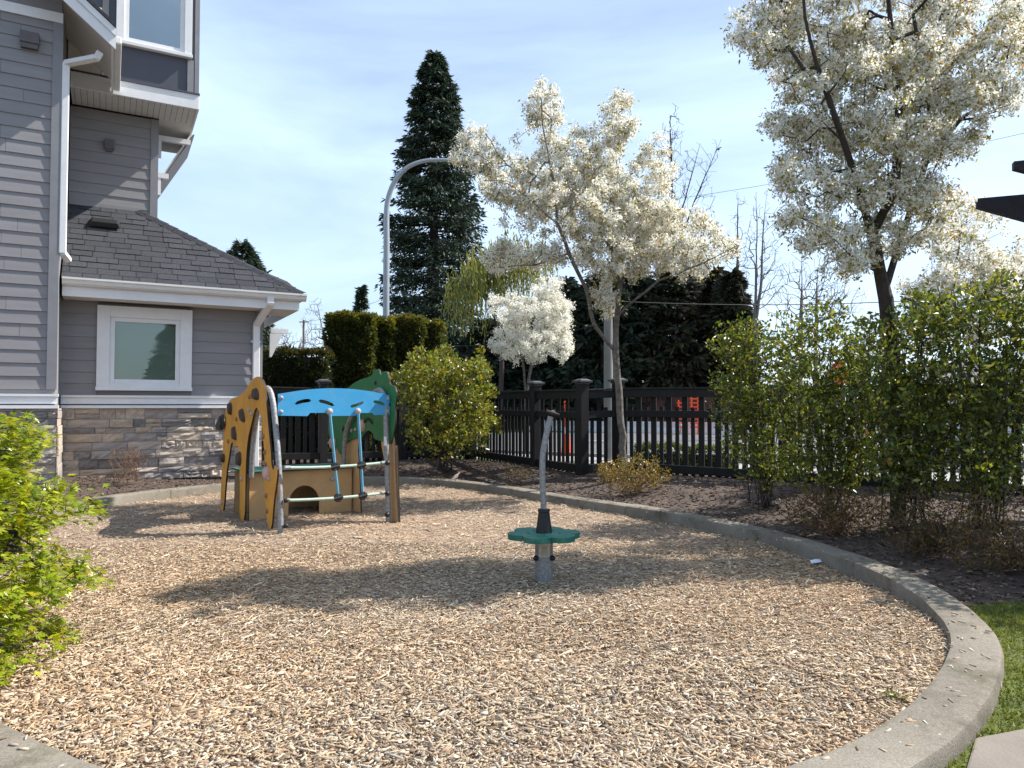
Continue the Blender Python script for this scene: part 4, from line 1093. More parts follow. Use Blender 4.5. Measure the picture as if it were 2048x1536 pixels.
WHITE = [(0.89, 0.88, 0.84), (0.88, 0.865, 0.80), (0.86, 0.83, 0.72), (0.90, 0.90, 0.89)]
YOUNG = [(0.25, 0.22, 0.055), (0.30, 0.24, 0.06), (0.36, 0.22, 0.07), (0.20, 0.20, 0.05), (0.30, 0.29, 0.075)]
def blossom_tree(name, label, limbs, blobs, Y0, rz_, nT, r_base, seed, ncl, per, base_loc, size=1.0, leafy=0.5, bark='bark', dens_r=0.14, spread=0.5, keep=0.8):
    o = empty(name, base_loc, 0, label, 'tree')
    r = np.random.default_rng(seed)
    off = np.array(base_loc)
    T = blobs_px(blobs, nT, Y0, rz_, r) - off
    lb = [[np.array(q) - off for q in l] for l in limbs]
    P, par = grow(lb, T, 0.2, 0.035, seed, up=0.12)
    R_, kids = radii(P, par, 0.0035, r_base)
    wood('trunk', P, par, R_, M[bark], o, 6)
    tips = np.where(kids == 0)[0]; anch = r.choice(tips, max(4, int(len(tips) * keep)), replace=False)
    par2 = par[anch]; pool = np.concatenate([anch, anch, par2])
    thin = np.where(R_ < 0.010)[0]
    k0 = np.concatenate([r.choice(pool, ncl - ncl // 2), r.choice(thin, ncl // 2)])
    rr_ = np.where(np.arange(ncl) < ncl - ncl // 2, dens_r, dens_r * 0.7)[:, None]
    c0 = P[k0] + norm(r.normal(size=(ncl, 3))) * (rr_ * r.uniform(0.05, 1, (ncl, 1)) ** 0.6) * np.array([1, 1, 0.85])
    # racemes: petals strung along a short drooping/upright axis
    axis = norm(r.normal(size=(ncl, 3)) * 0.8 + np.array([0, 0, 0.9]))
    k = per
    t = r.uniform(-1, 1, (ncl, k)); rad = r.normal(0, 0.017 * size, (ncl, k, 3))
    C = (c0[:, None] + axis[:, None] * (t * 0.075 * size)[..., None] + rad).reshape(-1, 3)
    n_ = len(C)
    kites('blossom', C, norm(r.normal(size=(n_, 3)) + np.array([0, 0, 0.25])), r.uniform(0.026, 0.054, n_) * size, r.uniform(0.013, 0.028, n_) * size, tintv(WHITE, n_, 0.92, 1.05, 0.012), M['petal'], o, 0.3)
    nl = int(ncl * leafy * 3)
    pick = r.integers(0, ncl, nl)
    C = c0[pick] + r.normal(0, 0.05 * size, (nl, 3))
    kites('young_leaves', C, norm(r.normal(size=(nl, 3)) * 0.7 + np.array([0, 0, -0.55])), r.uniform(0.045, 0.085, nl) * size, r.uniform(0.018, 0.034, nl) * size, tintv(YOUNG, nl, 0.7, 1.35), M['leaf'], o, 0.4)
    return o

# the blossom tree at the fence
Yc = 12.3
A3 = lambda px, py, Y=Yc: np.array(at(px, py, Y))
bl = A3(1250, 962)
limbs = [[A3(1251, 966), A3(1231, 705), A3(1233, 640), A3(1240, 570), A3(1225, 500, 12.5), A3(1190, 450, 12.7), A3(1175, 380, 12.7), A3(1160, 320, 12.6)],
         [A3(1228, 700), A3(1188, 648, 12.1), A3(1172, 577, 11.9), A3(1138, 507, 11.6), A3(1115, 448, 11.4), A3(1059, 398, 11.3), A3(1005, 361, 11.2), A3(963, 362, 11.2)],
         [A3(1115, 448, 11.4), A3(1105, 350, 11.5), A3(1085, 250, 11.7), A3(1082, 190, 11.7)],
         [A3(1115, 448, 11.4), A3(1151, 411, 11.2), A3(1200, 370, 11.0)],
         [A3(1234, 632), A3(1272, 598, 12.0), A3(1317, 561, 11.8), A3(1380, 536, 11.7), A3(1434, 512, 11.6), A3(1478, 490, 11.6)],
         [A3(1241, 570), A3(1262, 510, 12.9), A3(1292, 452, 13.1), A3(1322, 382, 13.2), A3(1345, 340, 13.2)],
         [A3(1262, 510, 12.9), A3(1240, 400, 13.0), A3(1230, 290, 12.8), A3(1240, 210, 12.8)],
         [A3(1138, 507, 11.6), A3(1070, 530, 11.9), A3(1000, 535, 12.0)]]
blobs = [(1090, 235, 36, 75, 1.1), (1160, 330, 85, 75), (1237, 255, 32, 70, 1.2), (950, 305, 45, 48), (1015, 350, 80, 45), (1000, 385, 60, 30, .6), (1140, 400, 140, 75), (1290, 385, 55, 90), (1355, 470, 85, 60),
         (1445, 488, 55, 26), (1045, 515, 85, 30), (1230, 500, 120, 60), (1200, 600, 36, 40, .8), (1350, 525, 95, 32), (1060, 450, 70, 26, .5), (1245, 440, 110, 80), (1310, 310, 26, 46, .7), (1020, 300, 30, 30, .5)]
blossom_tree('blossom_tree', 'broad white blossom tree with a single slanting grey trunk at the fence corner', limbs, blobs, Yc, 2.1, 820, 0.062, 3, 8800, 14, (bl[0], bl[1], 0.15), 1.05, 0.6)

# the big blossom tree on the right
Yr = 7.75
A4 = lambda px, py, Y=8.3: np.array(at(px, py, Y - 8.3 + Yr))
br_ = A4(1795, 1040)
limbs = [[A4(1797, 1050), A4(1790, 760), A4(1772, 600), A4(1760, 545), A4(1745, 470, 8.2), A4(1720, 385, 8.0), A4(1688, 285, 7.8), A4(1655, 190, 7.7), A4(1620, 80, 7.6), A4(1600, -60, 7.6)],
         [A4(1770, 580), A4(1800, 490, 8.5), A4(1818, 430, 8.6), A4(1850, 330, 8.8), A4(1885, 235, 8.9), A4(1950, 110, 9.0), A4(2015, 5, 9.0)],
         [A4(1745, 470, 8.2), A4(1790, 380, 8.0), A4(1800, 250, 8.0), A4(1790, 120, 8.0), A4(1770, -40, 8.0)],
         [A4(1755, 545), A4(1700, 510, 7.6), A4(1640, 455, 7.3), A4(1580, 425, 7.2)],
         [A4(1720, 385, 8.0), A4(1650, 350, 7.5), A4(1570, 340, 7.4)],
         [A4(1688, 285, 7.8), A4(1600, 200, 7.5), A4(1530, 90, 7.4)],
         [A4(1800, 490, 8.5), A4(1880, 440, 8.4), A4(1940, 400, 8.3)],
         [A4(1850, 330, 8.8), A4(1920, 240, 8.6), A4(1990, 190, 8.6)]]
blobs = [(1545, 55, 78, 70), (1640, 110, 115, 95), (1790, 110, 140, 110), (1930, 70, 110, 80), (1650, 245, 120, 70), (1780, 260, 120, 80), (1880, 240, 100, 80), (1970, 180, 75, 50), (1620, 350, 90, 42), (1730, 380, 110, 60),
         (1850, 390, 80, 60), (1590, 430, 55, 25), (1670, 470, 95, 38), (1790, 470, 70, 40), (1880, 470, 70, 35, .6), (1700, 530, 80, 28, .6), (1640, -50, 130, 70), (1830, -60, 150, 80), (2020, 20, 60, 50, .7), (2030, 110, 50, 40, .8)]
blossom_tree('blossom_tree', 'tall white blossom tree rising above the right-hand shrubs', limbs, blobs, Yr, 1.7, 1000, 0.075, 5, 10500, 13, (br_[0], br_[1], 0.15), 0.82, 0.8, 'bark_dark')

# small bright white tree behind the fence
Ys = 17.4
A5 = lambda px, py, Y=Ys: np.array(at(px, py, Y))
b5 = A5(1055, 900)
blobs = [(1060, 640, 75, 55), (1010, 620, 42, 34), (1110, 625, 36, 45), (1060, 690, 70, 40), (1120, 690, 34, 34), (1100, 580, 30, 30), (1010, 690, 30, 24)]
blossom_tree('blossom_tree', 'small round pure white blossom tree just behind the fence', [[A5(1052, 905), A5(1052, 800), A5(1048, 740), A5(1040, 690), A5(1030, 650)], [A5(1052, 790), A5(1062, 735), A5(1075, 680), A5(1090, 630)]], blobs, Ys, 1.0, 320, 0.05, 9, 3000, 13, (b5[0], b5[1], 0.0), 1.15, 0.12)
# low blossom tree behind the right shrubs
Yb = 11.4
A6 = lambda px, py, Y=Yb: np.array(at(px, py, Y))
b6 = A6(1930, 960)
blobs = [(1930, 540, 90, 70), (1860, 590, 60, 50), (2010, 560, 70, 70), (1960, 440, 60, 40, .5), (1880, 470, 50, 40, .5), (1990, 640, 90, 50), (1860, 650, 60, 40), (1720, 700, 40, 40, .5)]
blossom_tree('blossom_tree', 'low many-stemmed blossom tree behind the fence at the right edge', [[A6(1930, 965), A6(1925, 800), A6(1915, 680), A6(1905, 580), A6(1920, 470), A6(1950, 400)], [A6(1926, 790), A6(1960, 660), A6(2000, 560), A6(2040, 480)], [A6(1926, 800), A6(1880, 690), A6(1850, 600)]], blobs, Yb, 1.2, 360, 0.045, 13, 2600, 12, (b6[0], b6[1], 0.0), 1.0, 0.6)

# ---- leafy shrubs
def shrub(name, label, loc, blobs, Y0, rz_, nT, nl, leafc, lsize, seed, stems, cat='shrub', bark='bark_dark', low=0.0, lw=0.5, rt=0.003, rb=0.03, droop=0.0, group=None, step=0.16):
    o = empty(name, loc, 0, label, cat, group)
    r = np.random.default_rng(seed); off = np.array(loc)
    T = blobs_px(blobs, nT, Y0, rz_, r) - off
    T = T[T[:, 2] > 0.05]
    limbs = [[np.array([0, 0, -0.05]), np.array([0, 0, 0.03])]]
    for i in range(stems):
        q = T[r.integers(0, len(T))]
        s_ = np.array([r.normal(0, 0.10), r.normal(0, 0.10), 0.02])
        limbs.append([s_, s_ + (q - s_) * np.array([0.35, 0.35, 0.5]), q])
    P, par = grow(limbs, T, step, 0.02, seed, up=0.25)
    R_, kids = radii(P, par, rt, rb)
    wood('stems', P, par, R_, M[bark], o, 3)
    if nl:
        thin = np.where(R_ < rt * 2.6)[0]
        if low:
            hz = P[thin][:, 2]; w_ = np.clip((hz - low * 0.3) / max(0.05, low), 0.06, 1.0)
        else: w_ = np.ones(len(thin))
        w_ = w_ * np.where(kids[thin] == 0, 2.0, 1.0); w_ /= w_.sum()
        k = r.choice(thin, nl, p=w_)
        pd = norm(P[k] - P[par[k]] + 1e-6)
        C = P[k] + r.normal(0, lsize * 0.55, (nl, 3))
        D = norm(pd * 0.6 + r.normal(size=(nl, 3)) * 0.8 + np.array([0, 0, 0.35 - droop]))
        kites('leaves', C, D, r.uniform(0.7, 1.25, nl) * lsize, r.uniform(0.8, 1.2, nl) * lsize * lw, tintv(leafc, nl, 0.65, 1.35), M['leaf'], o, 0.35)
    return o
LIME = [(0.19, 0.22, 0.034), (0.14, 0.18, 0.03), (0.26, 0.26, 0.042), (0.11, 0.14, 0.028), (0.24, 0.20, 0.04)]
DEEP = [(0.085, 0.12, 0.024), (0.115, 0.155, 0.028), (0.16, 0.19, 0.033), (0.065, 0.095, 0.021), (0.25, 0.26, 0.04), (0.10, 0.125, 0.028)]
Yl = 14.7; q = at(893, 945, Yl)
shrub('round_shrub', 'dense round yellow-green shrub between the playhouse and the fence', (q.x, q.y, 0.2), [(885, 790, 105, 85), (900, 850, 95, 80), (835, 760, 62, 55), (950, 760, 50, 60), (885, 735, 90, 40), (880, 900, 70, 35, .6), (930, 830, 70, 90)], Yl, 1.15, 620, 9500, LIME, 0.088, 21, 9, low=0.55, lw=0.55, step=0.14)
spots = [((1528, 968), 9.5, [(1530, 750, 95, 100), (1480, 790, 62, 80), (1570, 700, 62, 80), (1530, 870, 90, 80), (1450, 690, 32, 44, .7), (1490, 680, 46, 50), (1540, 930, 80, 40)], 'bushy green shrub with low twiggy stems at the left end of the right-hand row', 31),
         ((1665, 985), 8.5, [(1650, 700, 95, 85), (1610, 790, 85, 90), (1700, 780, 80, 90), (1660, 880, 100, 80), (1660, 645, 66, 44), (1650, 940, 90, 45), (1730, 760, 60, 90), (1735, 870, 65, 80)], 'leafy shrub in front of the orange road sign, second in the right-hand row', 32),
         ((1815, 1000), 7.5, [(1800, 690, 95, 80), (1850, 640, 80, 60), (1780, 790, 85, 90), (1860, 800, 85, 90), (1820, 890, 95, 70), (1820, 950, 90, 50)], 'leafy shrub round the trunk of the tall blossom tree', 33),
         ((1965, 1010), 7.3, [(1950, 650, 90, 75), (2010, 610, 80, 65), (1930, 760, 85, 85), (2030, 760, 80, 90), (1980, 880, 95, 75), (2080, 700, 70, 90), (1980, 950, 90, 45)], 'leafy shrub with yellow-green tips at the right edge of the row', 34)]
for (b, Y, bl_, lab, sd) in spots:
    q = at(b[0], b[1], Y)
    shrub('leafy_shrub', lab, (q.x, q.y, 0.2), bl_, Y, 1.05, 950, 7600, DEEP, 0.062, sd, 26, low=0.25, lw=0.52, group='shrubs along the right-hand fence', rb=0.022)
# brown twiggy undergrowth
def world_blobs(cs):   # crown given as spheroids in the place itself
    def f(n_, r):
        k = r.integers(0, len(cs), n_); v = norm(r.normal(size=(n_, 3))) * r.uniform(size=(n_, 1)) ** 0.36
        c = np.array([q[:3] for q in cs])[k]; s_ = np.array([q[3:] for q in cs])[k]
        return c + v * s_
    return f
for (x, y, cs, lab, sd) in ((3.5, 7.85, [(3.5, 7.85, 0.36, 0.6, 0.45, 0.30)], 'bare brown twiggy bush low under the second right-hand shrub', 41),
                            (4.05, 6.95, [(4.05, 6.95, 0.45, 0.6, 0.45, 0.40), (3.8, 6.7, 0.3, 0.4, 0.3, 0.25)], 'bare brown twiggy bush beneath the tall blossom tree', 42),
                            (4.35, 6.15, [(4.35, 6.15, 0.42, 0.6, 0.42, 0.42), (4.0, 6.1, 0.3, 0.4, 0.3, 0.3)], 'bare brown twiggy bush beside the grass at the right edge', 43)):
    T_ = world_blobs(cs)(900, np.random.default_rng(sd))
    o_blobs_px = blobs_px
    blobs_px = lambda b, n_, Y0, rz_, r=RNG, T_=T_: T_
    shrub('twiggy_bush', lab, (x, y, 0.12), None, y, 0.6, 900, 2300, [(0.10, 0.075, 0.025), (0.13, 0.11, 0.028), (0.07, 0.05, 0.025)], 0.032, sd, 40, bark='twig', rt=0.0022, rb=0.010, group='twiggy bushes', step=0.1)
    blobs_px = o_blobs_px
for (x, y, cs, lab, sd) in ((5.75, 6.35, [(5.75, 6.35, 1.6, 0.9, 0.9, 0.9), (5.6, 6.2, 2.4, 0.7, 0.7, 0.5), (6.2, 5.7, 1.6, 0.8, 0.6, 0.9)], 'leafy shrub just past the right edge, shading the kerb', 35),):
    T_ = world_blobs(cs)(700, np.random.default_rng(sd))
    o_blobs_px = blobs_px
    blobs_px = lambda b, n_, Y0, rz_, r=RNG, T_=T_: T_
    shrub('leafy_shrub', lab, (x, y, 0.1), None, y, 0.6, 700, 9000, DEEP, 0.075, sd, 18, low=0.5, lw=0.52, group='shrubs along the right-hand fence', rb=0.022)
    blobs_px = o_blobs_px
for (px, py, lab, sd) in ((1783, 1412, 'small green weed growing through the chips at the kerb', 55), (1700, 1075, 'tiny weed in the bed behind the kerb', 56)):
    g0 = gp(px, py, 0.05)
    T_ = world_blobs([(g0.x, g0.y, 0.08, 0.045, 0.045, 0.03)])(40, np.random.default_rng(sd))
    o_blobs_px = blobs_px
    blobs_px = lambda b, n_, Y0, rz_, r=RNG, T_=T_: T_
    shrub('weed', lab, (g0.x, g0.y, 0.04), None, g0.y, 0.1, 40, 60, [(0.12, 0.18, 0.03), (0.16, 0.20, 0.04)], 0.02, sd, 4, cat='weed', rt=0.001, rb=0.003, step=0.04)
    blobs_px = o_blobs_px
q = at(1262, 985, 11.2)
shrub('golden_bush', 'low golden twiggy bush at the foot of the blossom tree', (q.x, q.y, 0.16), [(1265, 945, 65, 38), (1230, 950, 40, 30), (1305, 950, 40, 30)], 11.2, 0.5, 420, 2600, [(0.27, 0.20, 0.03), (0.20, 0.17, 0.03), (0.32, 0.22, 0.04), (0.15, 0.11, 0.03)], 0.034, 51, 22, bark='twig', rt=0.0028, rb=0.012, step=0.1)
q = at(1035, 962, 12.8)
shrub('dry_tuft', 'small dry tuft of stems in the bed before the fence', (q.x, q.y, 0.15), [(1035, 945, 34, 14), (1020, 940, 20, 12)], 12.8, 0.25, 120, 260, [(0.20, 0.16, 0.05), (0.14, 0.12, 0.04)], 0.03, 52, 12, bark='twig', rt=0.0026, rb=0.008, step=0.08)
q = at(255, 948, 12.3)
shrub('bare_bush', 'bare reddish-brown twig bush against the stone base of the house', (q.x, q.y, 0.24), [(255, 920, 48, 22), (255, 905, 40, 16)], 12.3, 0.35, 260, 60, [(0.20, 0.15, 0.06)], 0.02, 53, 26, bark='twig', rt=0.0026, rb=0.009, step=0.1)

# ---- Japanese maple in the left foreground, five-lobed leaves in layered sprays
ML = Vector((-3.95, 4.0, 0.08))
mo = empty('maple_shrub', ML, 0, 'low spreading maple with bright lime lobed leaves, left foreground', 'shrub')
r = np.random.default_rng(61)
T = []
for i in range(2300):
    a = r.uniform(0, 2 * math.pi); h = r.uniform(0.0, 1.0)
    R_ = 1.55 * math.sqrt(max(0.05, 1 - (h * 1.02 - 0.35) ** 2 * 1.5)) * r.uniform(0.72, 1.0) * (0.86 + 0.14 * math.sin(h * 22 + a * 3))
    T.append((R_ * math.cos(a), R_ * math.sin(a), 0.04 + h * 1.50 - 0.16 * (R_ / 1.6) ** 2))
T = np.array(T); T = T[T[:, 0] > -0.7]
limbs = [[(0, 0, -0.1), (0.02, 0, 0.35), (0.05, 0.02, 0.6)]]
for a, h in ((-0.9, 0.5), (-0.3, 0.9), (0.2, 0.6), (0.6, 1.0), (1.1, 0.6), (-1.4, 0.9), (0.0, 1.1), (-0.6, 1.15), (1.6, 0.9)):
    limbs.append([(0.03, 0, 0.5), (0.5 * math.cos(a), 0.5 * math.sin(a), 0.45 + h * 0.45), (1.1 * math.cos(a), 1.1 * math.sin(a), h * 1.15)])
P, par = grow([[np.array(q) for q in l] for l in limbs], T, 0.12, 0.012, 61, up=0.0)
R_, kids = radii(P, par, 0.0022, 0.035)
wood('stems', P, par, R_, M['bark_dark'], mo, 5)
thin = np.where(R_ < 0.0055)[0]; nl = 21000
k = r.choice(thin, nl); C = P[k] + r.normal(0, 0.034, (nl, 3))
out = P[k] * np.array([1, 1, 0.2]); D = norm(norm(out) + r.normal(0, 0.35, (nl, 3)) + np.array([0, 0, -0.15]))
upv = norm(r.normal(0, 0.35, (nl, 3)) + np.array([0, 0, 1.0])); S_v = norm(np.cross(D, upv))
CC, DDv, LL, WW, KK = [], [], [], [], []
cl = tintv([(0.27, 0.33, 0.016), (0.34, 0.39, 0.020), (0.21, 0.28, 0.014), (0.40, 0.39, 0.03), (0.16, 0.23, 0.012)], nl, 0.75, 1.2, 0.05)
sz = r.uniform(0.032, 0.062, nl)
for ang, sc in ((-1.25, 0.62), (-0.62, 0.88), (0.0, 1.0), (0.62, 0.88), (1.25, 0.62)):
    CC.append(C); DDv.append(D * math.cos(ang) + S_v * math.sin(ang) + np.array([0, 0, -0.18])); LL.append(sz * sc); WW.append(sz * 0.30 * sc); KK.append(cl)
n5 = nl * 5
Cn, Dn, Ln, Wn, Kn = map(np.concatenate, (CC, DDv, LL, WW, KK))
Dn = norm(Dn); un = np.tile(upv, (5, 1)); sn = norm(np.cross(Dn, un))
V = np.empty((n5, 4, 3)); V[:, 0] = Cn; V[:, 1] = Cn + Dn * Ln[:, None] * 0.5 + sn * Wn[:, None] * 0.5; V[:, 2] = Cn + Dn * Ln[:, None]; V[:, 3] = Cn + Dn * Ln[:, None] * 0.5 - sn * Wn[:, None] * 0.5
np_mesh('leaves', V.reshape(-1, 3), np.arange(n5 * 4).reshape(-1, 4), M['leaf'], mo, cols=np.repeat(Kn, 4, 0))

# ---- clipped hedges
def hedge(name, label, blocks, cols, dens, size, top=None, origin=None, rz_h=0.0):
    o = empty(name, origin, rz_h, label, 'hedge')
    core = MB()
    Cs, Ns, Ts = [], [], []
    for (x0, x1, y0, y1, z1) in blocks:
        core.box(x0 + 0.14, x1 - 0.14, y0 + 0.14, y1 - 0.14, 0, z1 - 0.14)
        faces = [((x0, x1), (y0, y0), (0.05, z1), (0, -1, 0)), ((x0, x1), (y1, y1), (0.05, z1), (0, 1, 0)), ((x0, x0), (y0, y1), (0.05, z1), (-1, 0, 0)), ((x1, x1), (y0, y1), (0.05, z1), (1, 0, 0)), ((x0, x1), (y0, y1), (z1, z1), (0, 0, 1))]
        for (xa, xb), (ya, yb), (za, zb), nn_ in faces:
            sides = [s for s in (xb - xa, yb - ya, zb - za) if s > 1e-6]; ar = sides[0] * sides[1]
            k = int(ar * dens * (0.35 if nn_[1] > 0 else 1))
            p = np.stack([RNG.uniform(xa, xb, k) if xb > xa else np.full(k, xa), RNG.uniform(ya, yb, k) if yb > ya else np.full(k, ya), RNG.uniform(za, zb, k) if zb > za else np.full(k, za)], 1)
            nn_ = np.array(nn_, float)
            und = 0.03 * np.sin(p @ np.array([5.1, 4.3, 6.0])) + 0.035 * np.sin(p @ np.array([11.0, 9.3, 13.0]) + 1)
            # soften the arrises
            mid = np.array([(x0 + x1) / 2, (y0 + y1) / 2, z1 / 2])
            p = p + nn_ * (und - np.abs(RNG.normal(0, 0.03, k)))[:, None]
            Cs.append(p); Ns.append(np.tile(nn_, (k, 1))); Ts.append(np.full(k, z1))
    core.build('branches', M['bark_dark'], o)
    C = np.concatenate(Cs); Nn = np.concatenate(Ns); n_ = len(C)
    D = norm(Nn * 0.7 + rdir(n_) * 0.7 + np.array([0, 0, 0.35]))
    c_ = tintv(cols, n_, 0.6, 1.3)
    if top is not None:
        zt = np.concatenate(Ts); f_ = np.clip((C[:, 2] - (zt - 0.30)) / 0.3, 0, 1)[:, None] * RNG.uniform(0.3, 1, (n_, 1))
        c_ = c_ * (1 - f_) + tintv(top, n_, 0.7, 1.25) * f_      # new growth at the top of the clipped faces
    kites('foliage', C, D, RNG.uniform(0.7, 1.3, n_) * size, RNG.uniform(0.35, 0.6, n_) * size, c_, M['leaf'], o, 0.3)
    return o
CED = [(0.055, 0.08, 0.018), (0.075, 0.10, 0.020), (0.042, 0.06, 0.016), (0.10, 0.09, 0.022)]
CEDT = [(0.16, 0.17, 0.022), (0.12, 0.14, 0.02), (0.18, 0.14, 0.025)]
def hedge_at(px0, px1, pyt, Y, d, label, cols, dens, size, top, z0=0.0, nblk=None, dz=()):
    a, b = at(px0, 800, Y), at(px1, 800, Y); zt = at(px0, pyt, Y).z
    bl_ = []
    if nblk is None: bl_ = [(0, b.x - a.x, 0, d, zt)]
    else:
        for (u0, u1, dy, zz_) in nblk: bl_.append(((b.x - a.x) * u0, (b.x - a.x) * u1, dy, dy + d, zt + zz_))
    return hedge('clipped_hedge', label, bl_, cols, dens, size, top, (a.x, a.y, z0))
hedge_at(652, 752, 630, 19.2, 1.4, 'tall clipped cedar hedge block left of the lamp post', CED, 1100, 0.125, CEDT, nblk=[(0, 0.9, 0, 0.0), (0.82, 1.25, 0.5, -0.1)])
hedge_at(778, 876, 636, 20.0, 1.4, 'clipped cedar hedge block right of the lamp post', CED, 1100, 0.125, CEDT, nblk=[(0, 0.66, 0, 0.0), (0.60, 1.0, 0.45, -0.08)])
hedge_at(527, 650, 702, 18.3, 1.2, 'dark glossy laurel hedge beside the house corner', [(0.02, 0.035, 0.010), (0.03, 0.048, 0.012), (0.045, 0.06, 0.016)], 800, 0.12, [(0.07, 0.06, 0.02)])
hq = at(1270, 905, 15.8)
hedge('low_hedge', 'low leafy hedge in the verge just beyond the fence', [(0, 2.0, 0, 0.5, 0.62)], [(0.10, 0.13, 0.025), (0.07, 0.10, 0.02)], 900, 0.09, None, (hq.x, hq.y, 0.0), -0.58)

# ---- conifers
def conifer(name, label, px, pyt, Y, width_px, cols, seed, nb=240, per=80, ls=0.42, lw=0.16, profile=None, z_low=0.06, droop=0.45, bark='bark_dark', group=None, r_base=0.5, gap=0.0):
    top = at(px, pyt, Y); base = (top.x, top.y, 0.0); Hh = top.z; Rm = width_px / 2 / FPX * Y
    o = empty(name, base, 0, label, 'tree', group)
    r = np.random.default_rng(seed)
    MB().tube([(0, 0, -0.2), (0, 0, Hh * 0.3), (0.02, 0, Hh * 0.7), (0, 0, Hh * 0.99)], [r_base, r_base * 0.75, r_base * 0.3, 0.03], 10).build('trunk', M[bark], o, smooth=True)
    prof = profile or (lambda t: (1 - t) ** 0.85)
    Cs, Ds = [], []; segs = []
    for i in range(nb):
        t = z_low + (1 - z_low) * (i + r.uniform()) / nb; t = min(t, 0.995)
        L_ = Rm * prof(t) * r.uniform(0.86, 1.04); a = r.uniform(0, 2 * np.pi)
        d = np.array([math.cos(a), math.sin(a), 0.0])
        sv = r.uniform(0.12 + gap, 1.0, per) ** 0.75
        dr = droop * r.uniform(0.6, 1.3)
        pz = t * Hh - dr * L_ * sv ** 1.6 + 0.22 * L_ * sv ** 3
        side = np.array([-d[1], d[0], 0])
        sw = r.normal(0, 0.16, per) * L_ * (1.15 - sv * 0.7)
        C = d[None] * (L_ * sv)[:, None] + side[None] * sw[:, None]; C[:, 2] = pz + r.normal(0, 0.10, per) * (0.6 + L_ * 0.1)
        Cs.append(C); Ds.append(norm(d[None] * 0.6 + side[None] * np.sign(sw)[:, None] * 0.5 + np.array([0, 0, -0.35]) + r.normal(0, 0.35, (per, 3))))
        q = [(d * L_ * s_ + np.array([0, 0, t * Hh - dr * L_ * s_ ** 1.6 + 0.22 * L_ * s_ ** 3])) for s_ in (0, 0.35, 0.7, 0.95)]
        segs.append(q)
    mb = MB()
    for q in segs: mb.tube(q, [0.05 * max(0.4, Rm / 3), 0.035, 0.02, 0.008], 4, cap=False)
    mb.build('branches', M[bark], o)
    C = np.concatenate(Cs); D = np.concatenate(Ds); n_ = len(C)
    kites('foliage', C, D, r.uniform(0.6, 1.4, n_) * ls, r.uniform(0.7, 1.3, n_) * lw, tintv(cols, n_, 0.6, 1.4), M['needle'], o, 0.3)
    return o
DK = [(0.036, 0.056, 0.036), (0.048, 0.074, 0.042), (0.028, 0.044, 0.032), (0.062, 0.082, 0.044)]  # conifer greens lightened evenly, distance haze put into the colour
DKB = [(0.046, 0.050, 0.026), (0.06, 0.06, 0.03), (0.034, 0.042, 0.024), (0.09, 0.07, 0.034)]
conifer('giant_conifer', 'very tall dark conifer behind the curved street lamp', 869, 104, 52, 225, DK, 71, 640, 76, 0.42, 0.12, lambda t: min(1.0, 1.5 * (1 - t) ** 0.6) * (0.94 + 0.06 * math.sin(t * 37)) * (0.9 + 0.1 * min(1, t * 3)), 0.10, 0.24, r_base=0.6, gap=0.05)
conifer('spruce', 'dark spruce top showing above the house roof ridge', 484, 484, 30, 120, DK, 72, 150, 70, 0.30, 0.07, lambda t: min(1.0, 3.0 * (1 - t) ** 0.7), 0.15, 0.25, r_base=0.25, gap=0.1)
conifer('spruce', 'small spruce between the cedar hedge and the lamp post', 724, 572, 60, 72, DK, 73, 90, 60, 0.5, 0.16, None, 0.1, 0.15, r_base=0.3)
conifer('spruce', 'dark narrow spruce seen just past the house corner', 520, 640, 34, 60, DK, 74, 60, 50, 0.4, 0.12, None, 0.1, 0.3, r_base=0.2)
cyl = lambda t: min(1.0, 1.35 * (1 - t) ** 0.42) * (0.8 + 0.2 * min(1, t * 6))
for i, (px, pt, Y, w_, lab) in enumerate(((1130, 560, 47, 170, 'dark cedar behind the small white tree, leftmost of the street row'), (1205, 548, 45, 165, 'dark cedar behind the concrete pole'), (1275, 545, 46, 165, 'dark cedar right of the blossom tree trunk, third in the street row'),
                                   (1350, 535, 45, 165, 'dark cedar under the right half of the blossom crown'), (1425, 540, 46, 140, 'brownish cedar next to last in the street row'), (1463, 545, 44, 90, 'brown-tinged cedar at the right end of the street row'), (975, 640, 48, 140, 'low dark cedar below the willow'), (1060, 600, 49, 130, 'dark cedar behind the willow'))):
    conifer('cedar_tree', lab, px, pt, Y, w_, [tuple(v * 0.62 for v in c_) for c_ in (DKB if i in (3, 4, 5) else DK)], 80 + i, 190, 62, 0.55, 0.23, cyl, 0.03, 0.35, group='dark cedars across the street', r_base=0.35)

# ---- willow
wl = at(1000, 800, 43); wo_ = empty('willow', (wl.x, wl.y, 0), 0, 'pale yellow-green weeping willow beside the giant conifer', 'tree')
r = np.random.default_rng(91); off = np.array([wl.x, wl.y, 0])
T = blobs_px([(985, 530, 70, 30), (1060, 520, 60, 30), (935, 560, 36, 26), (1010, 500, 50, 24)], 150, 43, 2.0, r) - off
P, par = grow([[np.array([0, 0, -0.2]), np.array([0.1, 0, 4.0]), np.array([0, 0, 6.0])]], T, 0.6, 0.1, 91, 0.2)
R_, kids = radii(P, par, 0.015, 0.16); wood('trunk', P, par, R_, M['bark_dark'], wo_, 6)
tips = np.where(kids == 0)[0]; Cs, Ds = [], []
for i in tips:
    for s_ in range(13):
        b = P[i] + r.normal(0, 0.35, 3); ln_ = r.uniform(1.2, 3.6); k = int(ln_ / 0.16); dx = r.normal(0, 0.25, 2)
        t = np.linspace(0, 1, k); C = np.stack([b[0] + dx[0] * t, b[1] + dx[1] * t, b[2] + 0.3 * t - ln_ * t ** 1.3], 1)
        Cs.append(C); Ds.append(norm(r.normal(0, 0.25, (k, 3)) + np.array([0, 0, -1])))
